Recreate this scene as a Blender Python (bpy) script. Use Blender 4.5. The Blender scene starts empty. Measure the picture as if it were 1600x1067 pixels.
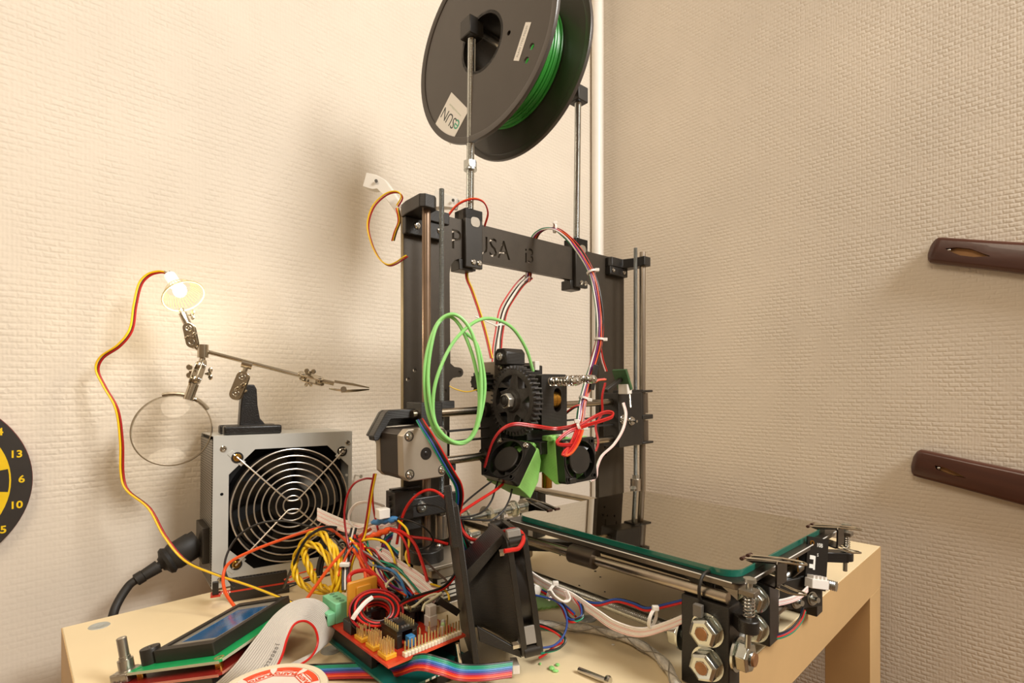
import bpy, bmesh, math, random
from mathutils import Vector, Matrix, Euler
random.seed(7)
SC = bpy.context.scene
COL = SC.collection
rad = math.radians

# ------------------------------------------------------------ camera, world, lights, exposure
# world axes: x right, y away from the camera, z up from the table top; script lengths in millimetres
FPX, CAMH, HORY = 822.0, 200.0, 606.0
cd = bpy.data.cameras.new('camera'); cam = bpy.data.objects.new('camera', cd); COL.objects.link(cam)
cam.location = (0, 0, CAMH * .001); cam.rotation_euler = (rad(90), 0, 0)
cd.sensor_fit = 'HORIZONTAL'; cd.sensor_width = 36.0; cd.lens = 36.0 * FPX / 1600.0
cd.shift_y = (HORY - 533.5) / 1600.0; cd.clip_start = .01; cd.clip_end = 20
SC.camera = cam
wd = bpy.data.worlds.new('room_air'); SC.world = wd; wd.use_nodes = True
wd.node_tree.nodes['Background'].inputs[0].default_value = (1.0, .68, .40, 1)
wd.node_tree.nodes['Background'].inputs[1].default_value = .25

def area(name, loc, target, size, power, col):
    l = bpy.data.lights.new(name, 'AREA'); l.shape = 'DISK'; l.size = size; l.energy = power; l.color = col
    o = bpy.data.objects.new(name, l); COL.objects.link(o); o.location = loc
    o.rotation_euler = (Vector(target) - Vector(loc)).to_track_quat('-Z', 'Y').to_euler()
    return o
area('front_fill', (-.30, -.40, .95), (-.05, .5, .1), .5, 5.0, (1.0, .85, .66))  # added fill beside the camera, brightens the things on the table
area('left_wall_fill', (1.24, -.34, 1.3), (-.3, .6, .2), .6, 32, (1.0, .98, .94))  # added light from the right, brightens the left wall and only grazes the right
vs = SC.view_settings
vs.view_transform = 'Standard'; vs.look = 'None'; vs.gamma = 1.0; vs.exposure = 0.12; vs.use_curve_mapping = False
SC.cycles.max_bounces = 7; SC.cycles.diffuse_bounces = 3; SC.cycles.glossy_bounces = 4; SC.cycles.transparent_max_bounces = 12

# ------------------------------------------------------------ helpers
def U(x, y, D):
    """photo pixel and distance (mm) -> place in the room (mm)"""
    return Vector(((x - 800) / FPX * D, D, CAMH - (y - HORY) / FPX * D))
def UZ(x, y, z=0.0):
    return U(x, y, FPX * (CAMH - z) / (y - HORY))

def lin(c):
    if isinstance(c, str):
        c = [int(c[i:i + 2], 16) for i in (0, 2, 4)]
        return tuple(((v / 255 + .055) / 1.055) ** 2.4 if v > 10 else v / 255 / 12.92 for v in c)
    return tuple(c)
MATS = {}
def mat(name, col='808080', rough=.5, metal=0.0, vary=.08, scale=60.0, bump=0.0, bscale=None, emit=None, coat=0.0, alpha=1.0, spec=.5, sss=0.0, trans=0.0):
    if name in MATS: return MATS[name]
    m = bpy.data.materials.new(name); m.use_nodes = True; MATS[name] = m
    nt = m.node_tree; b = nt.nodes['Principled BSDF']; c = lin(col)
    b.inputs['Roughness'].default_value = rough; b.inputs['Metallic'].default_value = metal
    b.inputs['Specular IOR Level'].default_value = spec
    b.inputs['Coat Weight'].default_value = coat
    b.inputs['Alpha'].default_value = alpha
    b.inputs['Transmission Weight'].default_value = trans
    if sss: b.inputs['Subsurface Weight'].default_value = sss; b.inputs['Subsurface Radius'].default_value = (.002, .002, .002)
    tc = nt.nodes.new('ShaderNodeTexCoord')
    n = nt.nodes.new('ShaderNodeTexNoise'); n.inputs['Scale'].default_value = scale; n.inputs['Detail'].default_value = 4
    nt.links.new(tc.outputs['Object'], n.inputs['Vector'])
    r = nt.nodes.new('ShaderNodeValToRGB')
    r.color_ramp.elements[0].position = .3; r.color_ramp.elements[1].position = .7
    r.color_ramp.elements[0].color = tuple(v * (1 - vary) for v in c) + (1,)
    r.color_ramp.elements[1].color = tuple(min(1, v * (1 + vary)) for v in c) + (1,)
    nt.links.new(n.outputs['Fac'], r.inputs['Fac']); nt.links.new(r.outputs['Color'], b.inputs['Base Color'])
    if bump:
        n2 = nt.nodes.new('ShaderNodeTexNoise'); n2.inputs['Scale'].default_value = bscale or scale * 8; n2.inputs['Detail'].default_value = 3
        nt.links.new(tc.outputs['Object'], n2.inputs['Vector'])
        bp = nt.nodes.new('ShaderNodeBump'); bp.inputs['Strength'].default_value = bump; bp.inputs['Distance'].default_value = .0006
        nt.links.new(n2.outputs['Fac'], bp.inputs['Height']); nt.links.new(bp.outputs['Normal'], b.inputs['Normal'])
    if emit:
        b.inputs['Emission Color'].default_value = emit[0] + (1,); b.inputs['Emission Strength'].default_value = emit[1]
    return m
def layered(name, col, rough, layer):     # printed plastic with fine horizontal layer lines
    m = mat(name, col, rough, 0, .1, 80)
    nt = m.node_tree; b = nt.nodes['Principled BSDF']
    tc = nt.nodes.new('ShaderNodeTexCoord'); w = nt.nodes.new('ShaderNodeTexWave')
    w.wave_type = 'BANDS'; w.bands_direction = 'Z'; w.inputs['Scale'].default_value = layer; w.inputs['Distortion'].default_value = .6
    nt.links.new(tc.outputs['Object'], w.inputs['Vector'])
    bp = nt.nodes.new('ShaderNodeBump'); bp.inputs['Strength'].default_value = .35; bp.inputs['Distance'].default_value = .0003
    nt.links.new(w.outputs['Fac'], bp.inputs['Height']); nt.links.new(bp.outputs['Normal'], b.inputs['Normal'])
    return m

BLK = mat('black_plastic', '28241f', .38, 0, .15)
BLK2 = mat('black_satin', '1d1a18', .30, 0, .1)
PRN = layered('black_print', '221f1c', .35, 420)
RUB = mat('black_rubber', '24211e', .55, 0, .1)
PLATE = mat('frame_coating', '3f372d', .42, .3, .08, 90, .15, 900)
STEEL = mat('bright_steel', 'c9c6c0', .18, 1, .06)
ZINC = mat('zinc_steel', 'c2c5c2', .28, 1, .10, 120)
RODM = mat('rod_steel', 'a79c8c', .26, 1, .18, 40)
DRODM = mat('worn_rod', '9b8f80', .35, .9, .15, 30)
ALU = mat('cast_aluminium', 'b3a898', .42, .65, .05, 50)
NICK = mat('nickel', 'c8bfae', .2, 1, .08, 90)
WHT = mat('white_nylon', 'e9e4dc', .45, 0, .03, sss=.1)
WPL = mat('white_print', 'ded9cf', .5, 0, .04)
GRN = layered('green_print', '92cf6c', .42, 420)
FIL = mat('green_filament', '93d87e', .35, 0, .05, sss=.15)
FILD = mat('green_wound', '3a9a3a', .32, 0, .1)
GOLD = mat('gold_pin', 'e6cd8c', .35, .8, .08)
BRASS = mat('brass', 'b98a3d', .25, 1, .1)
WIRE = {}
for k_, c_ in dict(red='c41f17', dred='9e1418', black='1c1917', yellow='ecc01c', white='f3ece5', green='0f8a68', blue='2b4a94', orange='e2541e', brown='4b3325', grey='8c8a86', purple='7c2a78', pink='efcbc5', pale='dcd6b4', sky='3f7fb8').items():
    WIRE[k_] = mat('insulation_' + k_, c_, .36, 0, .05)

class MB:
    """collects shapes (mm) and links them as one mesh"""
    def __init__(s): s.v = []; s.f = []; s.m = Matrix()
    def at(s, M): s.m = M; return s
    def add(s, vs_, fs):
        o = len(s.v); s.v += [s.m @ Vector(v) for v in vs_]; s.f += [tuple(i + o for i in f) for f in fs]; return s
    def box(s, x0, x1, y0, y1, z0, z1):
        return s.add([(x, y, z) for z in (z0, z1) for y in (y0, y1) for x in (x0, x1)],
                     [(0, 2, 3, 1), (4, 5, 7, 6), (0, 1, 5, 4), (2, 6, 7, 3), (0, 4, 6, 2), (1, 3, 7, 5)])
    def prism(s, poly, h0, h1, axis='z'):
        """poly 2D, extruded between h0 and h1 along axis (x: poly=(y,z); y: poly=(x,z); z: poly=(x,y))"""
        n = len(poly)
        P = {'z': lambda a, b, h: (a, b, h), 'y': lambda a, b, h: (a, h, b), 'x': lambda a, b, h: (h, a, b)}[axis]
        return s.add([P(a, b, h) for h in (h0, h1) for a, b in poly],
                     [tuple(range(n))[::-1], tuple(range(n, 2 * n))] + [(i, (i + 1) % n, n + (i + 1) % n, n + i) for i in range(n)])
    def cyl(s, p0, p1, r, r2=None, n=20, cap=True):
        p0, p1 = Vector(p0), Vector(p1); r2 = r if r2 is None else r2
        d = (p1 - p0).normalized(); u = d.orthogonal().normalized(); w = d.cross(u)
        vs_ = []
        for p, q in ((p0, r), (p1, r2)):
            for i in range(n):
                a = 2 * math.pi * i / n; vs_.append(p + (u * math.cos(a) + w * math.sin(a)) * q)
        fs = [(i, (i + 1) % n, n + (i + 1) % n, n + i) for i in range(n)]
        if cap: fs += [tuple(range(n))[::-1], tuple(range(n, 2 * n))]
        return s.add(vs_, fs)
    def hexa(s, p0, p1, af): return s.cyl(p0, p1, af / math.sqrt(3), n=6)
    def lathe(s, prof, n=32, p=(0, 0, 0), d=(0, 0, 1), closed=False, ref=None):
        """prof: (radius, distance along d)"""
        p = Vector(p); d = Vector(d).normalized(); u = Vector(ref).normalized() if ref else d.orthogonal().normalized(); w = d.cross(u)
        vs_ = [p + d * h + (u * math.cos(2 * math.pi * i / n) + w * math.sin(2 * math.pi * i / n)) * r for r, h in prof for i in range(n)]
        fs = []; k = len(prof)
        for j in range(k if closed else k - 1):
            a = j * n; b = ((j + 1) % k) * n
            fs += [(a + i, a + (i + 1) % n, b + (i + 1) % n, b + i) for i in range(n)]
        if not closed:
            if prof[0][0] > 1e-6: fs.append(tuple(range(n))[::-1])
            if prof[-1][0] > 1e-6: fs.append(tuple(range((k - 1) * n, k * n)))
        return s.add(vs_, fs)
    def torus(s, c, d, R, r, n=40, k=8):
        return s.lathe([(R + r * math.cos(2 * math.pi * j / k), r * math.sin(2 * math.pi * j / k)) for j in range(k)], n, c, d, True)
    def tube(s, pts, r, n=8, closed=False, cap=True):
        pts = [Vector(p) for p in pts]; N = len(pts); prev = None; vs_ = []
        for i, p in enumerate(pts):
            if closed: t = pts[(i + 1) % N] - pts[i - 1]
            else: t = pts[min(i + 1, N - 1)] - pts[max(i - 1, 0)]
            t = t.normalized() if t.length > 1e-9 else Vector((0, 0, 1))
            if prev is None: u = t.orthogonal().normalized()
            else:
                u = prev - t * prev.dot(t); u = u.normalized() if u.length > 1e-6 else t.orthogonal().normalized()
            prev = u; w = t.cross(u); rr = r(i / (N - 1)) if callable(r) else r
            vs_ += [p + (u * math.cos(2 * math.pi * j / n) + w * math.sin(2 * math.pi * j / n)) * rr for j in range(n)]
        fs = []
        for i in range(N if closed else N - 1):
            a = i * n; b = ((i + 1) % N) * n
            fs += [(a + j, a + (j + 1) % n, b + (j + 1) % n, b + j) for j in range(n)]
        if cap and not closed: fs += [tuple(range(n))[::-1], tuple(range((N - 1) * n, N * n))]
        return s.add(vs_, fs)
    def sphere(s, c, r, n=14, k=8, sc=(1, 1, 1)):
        c = Vector(c); vs_ = [c + Vector((0, 0, -r * sc[2]))]; fs = []
        for j in range(1, k):
            a = -math.pi / 2 + math.pi * j / k
            vs_ += [c + Vector((math.cos(a) * math.cos(2 * math.pi * i / n) * r * sc[0], math.cos(a) * math.sin(2 * math.pi * i / n) * r * sc[1], math.sin(a) * r * sc[2])) for i in range(n)]
        vs_.append(c + Vector((0, 0, r * sc[2]))); T = len(vs_) - 1
        fs += [(0, 1 + (i + 1) % n, 1 + i) for i in range(n)] + [(T, T - n + i, T - n + (i + 1) % n) for i in range(n)]
        for j in range(k - 2):
            a = 1 + j * n; b = a + n; fs += [(a + i, a + (i + 1) % n, b + (i + 1) % n, b + i) for i in range(n)]
        return s.add(vs_, fs)
    def build(s, name, m, parent=None, world=False, bevel=0.0, smooth=35, label=None, kind=None, seg=2):
        """world=True: coordinates are room mm and get moved into the parent's frame; without parent the mesh gets its own origin"""
        vs_ = s.v; org = Vector((0, 0, 0))
        if parent is None:
            lo = [min(v[i] for v in vs_) for i in range(3)]; hi = [max(v[i] for v in vs_) for i in range(3)]
            org = Vector(((lo[0] + hi[0]) / 2, (lo[1] + hi[1]) / 2, lo[2])); vs_ = [v - org for v in vs_]
        elif world:
            I = wmat(parent).inverted(); vs_ = [(I @ (v * .001)) * 1000 for v in vs_]
        me = bpy.data.meshes.new(name); me.from_pydata([tuple(v * .001) for v in vs_], [], s.f); me.validate()
        bm = bmesh.new(); bm.from_mesh(me); bmesh.ops.recalc_face_normals(bm, faces=bm.faces); bm.to_mesh(me); bm.free()
        return link(me, name, m, parent, org, bevel, smooth, label, kind, seg)

def link(me, name, m, parent=None, org=Vector((0, 0, 0)), bevel=0.0, smooth=35, label=None, kind=None, seg=2):
    if m: me.materials.clear(); me.materials.append(m)
    if smooth:
        me.polygons.foreach_set('use_smooth', [True] * len(me.polygons)); me.set_sharp_from_angle(angle=rad(smooth))
    o = bpy.data.objects.new(name, me); COL.objects.link(o); o.location = org * .001
    if parent is not None: o.parent = parent
    if bevel:
        bv = o.modifiers.new('edge', 'BEVEL'); bv.width = bevel * .001; bv.segments = seg; bv.limit_method = 'ANGLE'; bv.angle_limit = rad(40)
    if label: o['label'] = label
    if kind: o['kind'] = kind
    return o
def wmat(o):
    M = o.matrix_basis.copy()
    while o.parent is not None: o = o.parent; M = o.matrix_basis @ M
    return M
def thing(name, label, cat, loc=(0, 0, 0), rot=(0, 0, 0), group=None):
    o = bpy.data.objects.new(name, None); COL.objects.link(o); o.empty_display_size = .02
    o.location = Vector(loc) * .001
    if isinstance(rot, Matrix): o.rotation_euler = rot.to_euler()
    else: o.rotation_euler = [rad(a) for a in rot]
    return tag(o, label, cat, group)
def tag(o, label, cat, group=None):
    o['label'] = label; o['category'] = cat
    if group: o['group'] = group
    return o
def struct(o): o['kind'] = 'structure'; return o
def frame(loc, yaw=0, pitch=0, roll=0):
    return Matrix.Translation(Vector(loc)) @ Matrix.Rotation(rad(yaw), 4, 'Z') @ Matrix.Rotation(rad(pitch), 4, 'X') @ Matrix.Rotation(rad(roll), 4, 'Y')
def place(o, M):
    """put a thing at matrix M given in mm"""
    o.location = M.translation * .001; o.rotation_euler = M.to_euler(); return o
def smooth_path(pts, k=6, closed=False):
    P = [Vector(p) for p in pts]; n = len(P); out = []
    if n < 3: return P
    for i in range(n if closed else n - 1):
        a = P[i - 1] if (closed or i > 0) else P[0] * 2 - P[1]
        b = P[i]; c = P[(i + 1) % n]; d = P[(i + 2) % n] if (closed or i + 2 < n) else P[-1] * 2 - P[-2]
        for j in range(k):
            t = j / k
            out.append(.5 * ((2 * b) + (c - a) * t + (2 * a - 5 * b + 4 * c - d) * t * t + (3 * b - a - 3 * c + d) * t ** 3))
    if not closed: out.append(P[-1])
    return out
def px(pts): return [U(*p) for p in pts]
def wire(name, pts, r, m, parent=None, k=6, n=8, raw=False, label=None):
    if isinstance(m, str): m = WIRE[m]
    P = smooth_path(pts if raw else px(pts), k)
    return MB().tube(P, r, n).build(name, m, parent, world=True, label=label)
def strands(pts, offs, r, cols, parent, name='wire', k=6, jitter=0.0):
    """several wires along one path; offs = room offsets (mm) per strand"""
    out = []
    for (dx, dy, dz), c in zip(offs, cols):
        P = [p + Vector((dx, dy, dz)) + Vector([random.uniform(-jitter, jitter) for _ in range(3)]) for p in px(pts)]
        out.append(wire(name, P, r, c, parent, k, raw=True))
    return out
def text(name, s, size, m, parent, M, depth=.15, align='CENTER', label=None, stretch=1.0, bold=0.0):
    """flat print in the local xy plane of M (mm)"""
    c = bpy.data.curves.new(name, 'FONT'); c.body = s; c.size = size * .001; c.extrude = depth * .0005; c.align_x = align; c.align_y = 'CENTER'; c.offset = bold * .001
    c.resolution_u = 3
    o = bpy.data.objects.new(name, c); me = bpy.data.meshes.new_from_object(o); bpy.data.objects.remove(o); bpy.data.curves.remove(c)
    S = Matrix.Translation(M.translation * .001) @ M.to_3x3().to_4x4() @ Matrix.Diagonal((stretch, 1, 1, 1))
    me.transform(S); me.name = name
    return link(me, name, m, parent, smooth=0, label=label)
def copy_tree(o, parent=None):
    c = o.copy(); COL.objects.link(c); c.parent = parent
    for ch in list(o.children): copy_tree(ch, c)
    return c
def ngon(n, r, cx=0, cy=0, a0=0): return [(cx + r * math.cos(a0 + 2 * math.pi * i / n), cy + r * math.sin(a0 + 2 * math.pi * i / n)) for i in range(n)]
def rrect(x0, x1, y0, y1, r, k=4):
    out = []
    for cx, cy, a in ((x1 - r, y0 + r, -90), (x1 - r, y1 - r, 0), (x0 + r, y1 - r, 90), (x0 + r, y0 + r, 180)):
        for i in range(k + 1):
            t = rad(a + 90 * i / k); out.append((cx + r * math.cos(t), cy + r * math.sin(t)))
    return out
def plate2d(name, loops, t, m, parent, M=None, txt=None, bevel=0.0, kind=None):
    """filled 2D outline with holes (first loop outside), thickness t centred on 0; txt = (string, size, x, y, stretch)"""
    c = bpy.data.curves.new(name, 'CURVE'); c.dimensions = '2D'; c.fill_mode = 'BOTH'; c.extrude = t * .0005
    if txt:
        for s_, size, x, y, st in txt:
            tcu = bpy.data.curves.new('t', 'FONT'); tcu.body = s_; tcu.size = size; tcu.resolution_u = 2
            to = bpy.data.objects.new('t', tcu); COL.objects.link(to)
            cu = to.to_curve(bpy.context.evaluated_depsgraph_get())
            for sp in cu.splines:
                pts = []
                if sp.type == 'BEZIER':
                    from mathutils.geometry import interpolate_bezier
                    bp_ = sp.bezier_points; n = len(bp_)
                    for i in range(n):
                        a, b = bp_[i], bp_[(i + 1) % n]
                        pts += [tuple(q[:2]) for q in interpolate_bezier(a.co, a.handle_right, b.handle_left, b.co, 4)[:-1]]
                else: pts = [tuple(p.co[:2]) for p in sp.points]
                loops = loops + [[(x + a * st, y + b) for a, b in pts]]
            to.to_curve_clear(); bpy.data.objects.remove(to); bpy.data.curves.remove(tcu)
    for lp in loops:
        sp = c.splines.new('POLY'); sp.points.add(len(lp) - 1); sp.use_cyclic_u = True
        for p, (a, b) in zip(sp.points, lp): p.co = (a * .001, b * .001, 0, 1)
    o = bpy.data.objects.new(name, c); me = bpy.data.meshes.new_from_object(o); bpy.data.objects.remove(o); bpy.data.curves.remove(c)
    if M is not None: me.transform(Matrix.Translation(M.translation * .001) @ M.to_3x3().to_4x4())
    bm = bmesh.new(); bm.from_mesh(me); bmesh.ops.remove_doubles(bm, verts=bm.verts, dist=1e-6); bmesh.ops.recalc_face_normals(bm, faces=bm.faces); bm.to_mesh(me); bm.free()
    return link(me, name, m, parent, bevel=bevel, smooth=30, kind=kind)
XZ = Matrix(((1, 0, 0, 0), (0, 0, -1, 0), (0, 1, 0, 0), (0, 0, 0, 1)))     # local xy plane -> xz plane, facing -y
def screw(mb_holder, p, d, r, h, name='screw', m=None, slot=True, n=16):
    """pan head screw: domed head with a cross slot recess"""
    mb = MB(); p = Vector(p); d = Vector(d).normalized()
    mb.lathe([(r * .35, h * .55), (r * .45, h), (r * .75, h * .92), (r, h * .4), (r, 0)], n, p, d)
    o = mb.build(name, m or STEEL, mb_holder)
    return o
# ------------------------------------------------------------ the setting
AX = Vector((math.sin(rad(46.3)), math.cos(rad(46.3)), 0)); BX = Vector((-AX.y, AX.x, 0)); YW = 43.7
def AB(a, b, z=0): return AX * a + BX * b + Vector((0, 0, z))
def wallpaper(name, col, smooth_low):
    m = bpy.data.materials.new(name); m.use_nodes = True; nt = m.node_tree; N = nt.nodes.new; L = nt.links.new
    b = nt.nodes['Principled BSDF']; b.inputs['Roughness'].default_value = .62; b.inputs['Specular IOR Level'].default_value = .35
    tc = N('ShaderNodeTexCoord'); sep = N('ShaderNodeSeparateXYZ'); L(tc.outputs['Object'], sep.inputs[0])
    nz = N('ShaderNodeTexNoise'); nz.inputs['Scale'].default_value = 45; nz.inputs['Detail'].default_value = 4; L(tc.outputs['Object'], nz.inputs['Vector'])
    def math_(op, a, bb=None, c=None):
        n = N('ShaderNodeMath'); n.operation = op
        for i, v in enumerate((a, bb, c)):
            if v is None: continue
            if isinstance(v, (int, float)): n.inputs[i].default_value = v
            else: L(v, n.inputs[i])
        return n.outputs[0]
    wob = math_('MULTIPLY_ADD', nz.outputs['Fac'], .005, -.0025)
    x = math_('MULTIPLY_ADD', wob, 1.6, sep.outputs['X']); z = math_('ADD', sep.outputs['Z'], math_('MULTIPLY', wob, .55))
    cmb = N('ShaderNodeCombineXYZ'); L(x, cmb.inputs[0]); L(z, cmb.inputs[1])
    br = N('ShaderNodeTexBrick'); L(cmb.outputs[0], br.inputs['Vector'])
    br.inputs['Scale'].default_value = 1; br.inputs['Brick Width'].default_value = .0118; br.inputs['Row Height'].default_value = .0059
    br.inputs['Mortar Size'].default_value = .0021; br.inputs['Mortar Smooth'].default_value = 1.0; br.offset = .5; br.squash = 1
    n2 = N('ShaderNodeTexNoise'); n2.inputs['Scale'].default_value = 1; n2.inputs['Detail'].default_value = 4
    mp = N('ShaderNodeMapping'); mp.inputs['Scale'].default_value = (130, 130, 300); L(tc.outputs['Object'], mp.inputs['Vector']); L(mp.outputs[0], n2.inputs['Vector'])
    wv = N('ShaderNodeTexWave'); wv.bands_direction = 'X'; wv.inputs['Scale'].default_value = 95; wv.inputs['Distortion'].default_value = 1.5; L(tc.outputs['Object'], wv.inputs['Vector'])
    h = math_('MULTIPLY', math_('SUBTRACT', 1.0, br.outputs['Fac']), math_('MAXIMUM', math_('MULTIPLY_ADD', nz.outputs['Fac'], 2.4, -.55), .12))
    h = math_('ADD', h, math_('MULTIPLY', n2.outputs['Fac'], .55)); h = math_('ADD', h, math_('MULTIPLY', wv.outputs['Fac'], .18))
    bp = N('ShaderNodeBump'); bp.inputs['Distance'].default_value = .0010
    if smooth_low:      # the paper is torn away low on this wall: bare smooth plaster
        nb = N('ShaderNodeTexNoise'); nb.inputs['Scale'].default_value = 14; nb.inputs['Detail'].default_value = 5; L(tc.outputs['Object'], nb.inputs['Vector'])
        e = math_('ADD', sep.outputs['Z'], math_('MULTIPLY_ADD', nb.outputs['Fac'], .09, -.045))
        mr = N('ShaderNodeMapRange'); mr.inputs['From Min'].default_value = .058; mr.inputs['From Max'].default_value = .085; mr.inputs['To Min'].default_value = .12; mr.inputs['To Max'].default_value = .4; L(e, mr.inputs['Value'])
        L(mr.outputs[0], bp.inputs['Strength'])
    else: bp.inputs['Strength'].default_value = .42
    L(h, bp.inputs['Height']); L(bp.outputs[0], b.inputs['Normal'])
    c = lin(col); big = N('ShaderNodeTexNoise'); big.inputs['Scale'].default_value = 6; big.inputs['Detail'].default_value = 6; L(tc.outputs['Object'], big.inputs['Vector'])
    rp = N('ShaderNodeValToRGB'); rp.color_ramp.elements[0].position = .3; rp.color_ramp.elements[1].position = .75
    rp.color_ramp.elements[0].color = tuple(v * .93 for v in c) + (1,); rp.color_ramp.elements[1].color = tuple(v * 1.03 for v in c) + (1,)
    L(big.outputs['Fac'], rp.inputs['Fac']); L(rp.outputs['Color'], b.inputs['Base Color'])
    return m
WP = wallpaper('wallpaper_relief', 'ddd2c2', True); WP2 = wallpaper('wallpaper_relief_side', 'ddd2c2', False)
PAINT = mat('ceiling_paint', 'e6dccb', .8, 0, .03, 8); FLOORM = mat('floor_boards', '7a5a3c', .5, 0, .2, 12)
def slab(name, x0, x1, y0, y1, z0, z1, m):
    """room slab in wall-aligned coordinates (A, B)"""
    o = MB().box(x0, x1, y0, y1, z0, z1).build(name, m, smooth=0)
    c = Vector(o.location) * 1000; o.location = AB(c.x, c.y, c.z) * .001; o.rotation_euler = (0, 0, rad(YW)); return struct(o)
WL, WR, FL, CE = 670, 908, -560, 1950
slab('floor', -1700, WR + 60, -1900, WL + 60, FL - 40, FL, FLOORM)
o = slab('wall_left', -1700, WR + 60, WL, WL + 60, FL, CE, WP)
for o_ in (o,):            # object z measured from the table top, for the torn band
    d = o_.data; d.transform(Matrix.Translation((0, 0, FL * .001))); o_.location.z -= FL * .001
o = slab('wall_right', -1900, WL, -60, 0, FL, CE, WP2)
o.rotation_euler = (0, 0, rad(YW - 90)); o.location = AB(WR + 30, (-1900 + WL) / 2, FL) * .001
# white pipe boxed into the corner
mb = MB(); pb = AB(871, WL - 11); mb.cyl(pb + Vector((0, 0, FL)), pb + Vector((0, 0, CE)), 11, n=24)
struct(mb.build('trim_1', mat('white_paint', 'efe9df', .35, 0, .02)))

# side table
WOOD = mat('birch_laminate', 'ecd8b0', .42, 0, .05, 9, .05, 300)
EDGE = mat('shaded_laminate', 'cda976', .5, 0, .06, 12)  # table sides and legs: their shade is put into a darker birch colour
CAPM = mat('grey_cap', 'a9aba6', .5, 0, .05)
TA0, TA1, TB0, TB1 = 31.6, 796, 159, 577
tb = thing('side_table', 'pale birch side table pushed into the corner under the printer', 'table', AB((TA0 + TA1) / 2, (TB0 + TB1) / 2, FL), (0, 0, YW))
hx, hy, tz = (TA1 - TA0) / 2, (TB1 - TB0) / 2, -FL
MB().box(-hx, hx, -hy, hy, tz - 51, tz).build('table_top', WOOD, tb, bevel=.8)
for (a0, a1, b0, b1) in ((-hx, hx, -hy - .3, -hy + .2), (-hx, hx, hy - .2, hy + .3), (-hx - .3, -hx + .2, -hy, hy), (hx - .2, hx + .3, -hy, hy)): MB().box(a0, a1, b0, b1, tz - 50.6, tz - .5).build('shaded_band', EDGE, tb)  # thin added strips that carry the shade of the table sides as colour
for sx in (-1, 1):
    for sy in (-1, 1):
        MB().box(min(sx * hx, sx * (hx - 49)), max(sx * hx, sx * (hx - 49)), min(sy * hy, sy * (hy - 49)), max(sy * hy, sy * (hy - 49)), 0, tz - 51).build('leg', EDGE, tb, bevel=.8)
def to_tb(p): p = p - AB((TA0 + TA1) / 2, (TB0 + TB1) / 2); return Vector((p.dot(AX), p.dot(BX), tz))
for (x, y) in ((155, 978), (1259, 831), (517, 1016), (918, 967)):
    c = to_tb(UZ(x, y)); mb = MB()
    mb.lathe([(3.0, .25), (3.4, .5), (7.2, .5), (7.6, 0)], 24, c); mb.hexa(c + Vector((0, 0, .1)), c + Vector((0, 0, .35)), 4)
    mb.build('screw_cap', CAPM, tb, label='grey screw cap in the table top')

# ------------------------------------------------------------ power supply
PSU = frame((-294.5, 515.5, 2.4), 37.5, -1.2, .8); PW, PH, PD = 140, 150, 86
STL = mat('psu_steel', 'c9c9c4', .42, .25, .04, 30)
DARK = mat('dark_interior', '14110f', .6, 0, .1)
ps = thing('power_supply', 'grey steel computer power supply with round wire fan grille', 'power supply'); place(ps, PSU)
octo = lambda h, c: [(-h + c, -h), (h - c, -h), (h, -h + c), (h, h - c), (h - c, h), (-h + c, h), (-h, h - c), (-h, -h + c)]
fc = (PW / 2 + 5, 74)
hole = [(fc[0] + a, fc[1] + b) for a, b in octo(61, 24)]
plate2d('front_panel', [[(0, 0), (PW, 0), (PW, PH), (0, PH)], hole, ngon(10, 1.6, 8, 92), ngon(10, 1.6, PW - 6, 100)], 1.2, STL, ps, Matrix.Translation((0, .6, 0)) @ XZ)
mb = MB(); mb.box(0, PW, .6, PD, PH - 1, PH).box(0, PW, .6, PD, 0, 1).box(PW - 1, PW, .6, PD, 1, PH - 1).box(0, PW, PD - 1, PD, 1, PH - 1)
mb.build('case', STL, ps, bevel=.4)
MB().box(2, PW - 2, 32, PD - 2, 2, PH - 2).build('inner_block', DARK, ps)
# perforated side panel
def mesh_mat():
    m = mat('perforated_steel', 'b4b0a6', .4, .6, .05); nt = m.node_tree; N = nt.nodes.new; L = nt.links.new; b = nt.nodes['Principled BSDF']
    tc = N('ShaderNodeTexCoord'); sp = N('ShaderNodeSeparateXYZ'); L(tc.outputs['Object'], sp.inputs[0])
    def mth(op, a, bb=None):
        n = N('ShaderNodeMath'); n.operation = op
        for i, v in enumerate((a, bb)):
            if v is None: continue
            if isinstance(v, (int, float)): n.inputs[i].default_value = v
            else: L(v, n.inputs[i])
        return n.outputs[0]
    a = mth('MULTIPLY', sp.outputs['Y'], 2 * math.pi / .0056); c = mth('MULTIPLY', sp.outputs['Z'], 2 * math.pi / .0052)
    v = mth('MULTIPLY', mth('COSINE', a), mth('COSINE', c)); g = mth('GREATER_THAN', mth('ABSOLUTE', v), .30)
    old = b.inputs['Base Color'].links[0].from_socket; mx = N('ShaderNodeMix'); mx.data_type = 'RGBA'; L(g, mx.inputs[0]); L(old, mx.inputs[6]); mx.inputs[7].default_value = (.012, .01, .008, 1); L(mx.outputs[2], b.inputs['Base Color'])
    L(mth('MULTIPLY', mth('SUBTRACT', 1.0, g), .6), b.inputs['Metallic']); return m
MB().box(-.4, .8, 3, PD - 2, 2, PH - 4).build('mesh_panel', mesh_mat(), ps)
FX, FZ = fc
fo = MB().lathe([(56, 8), (59.5, 8), (59.5, 30), (56, 30)], 48, (FX, 0, FZ), (0, 1, 0), True).build('fan', BLK2, ps)
mb = MB().lathe([(0.01, 9), (18, 9), (20, 11), (20, 28), (0.01, 28)], 32, (FX, 0, FZ), (0, 1, 0)); mb.build('fan_hub', BLK2, fo)
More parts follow.
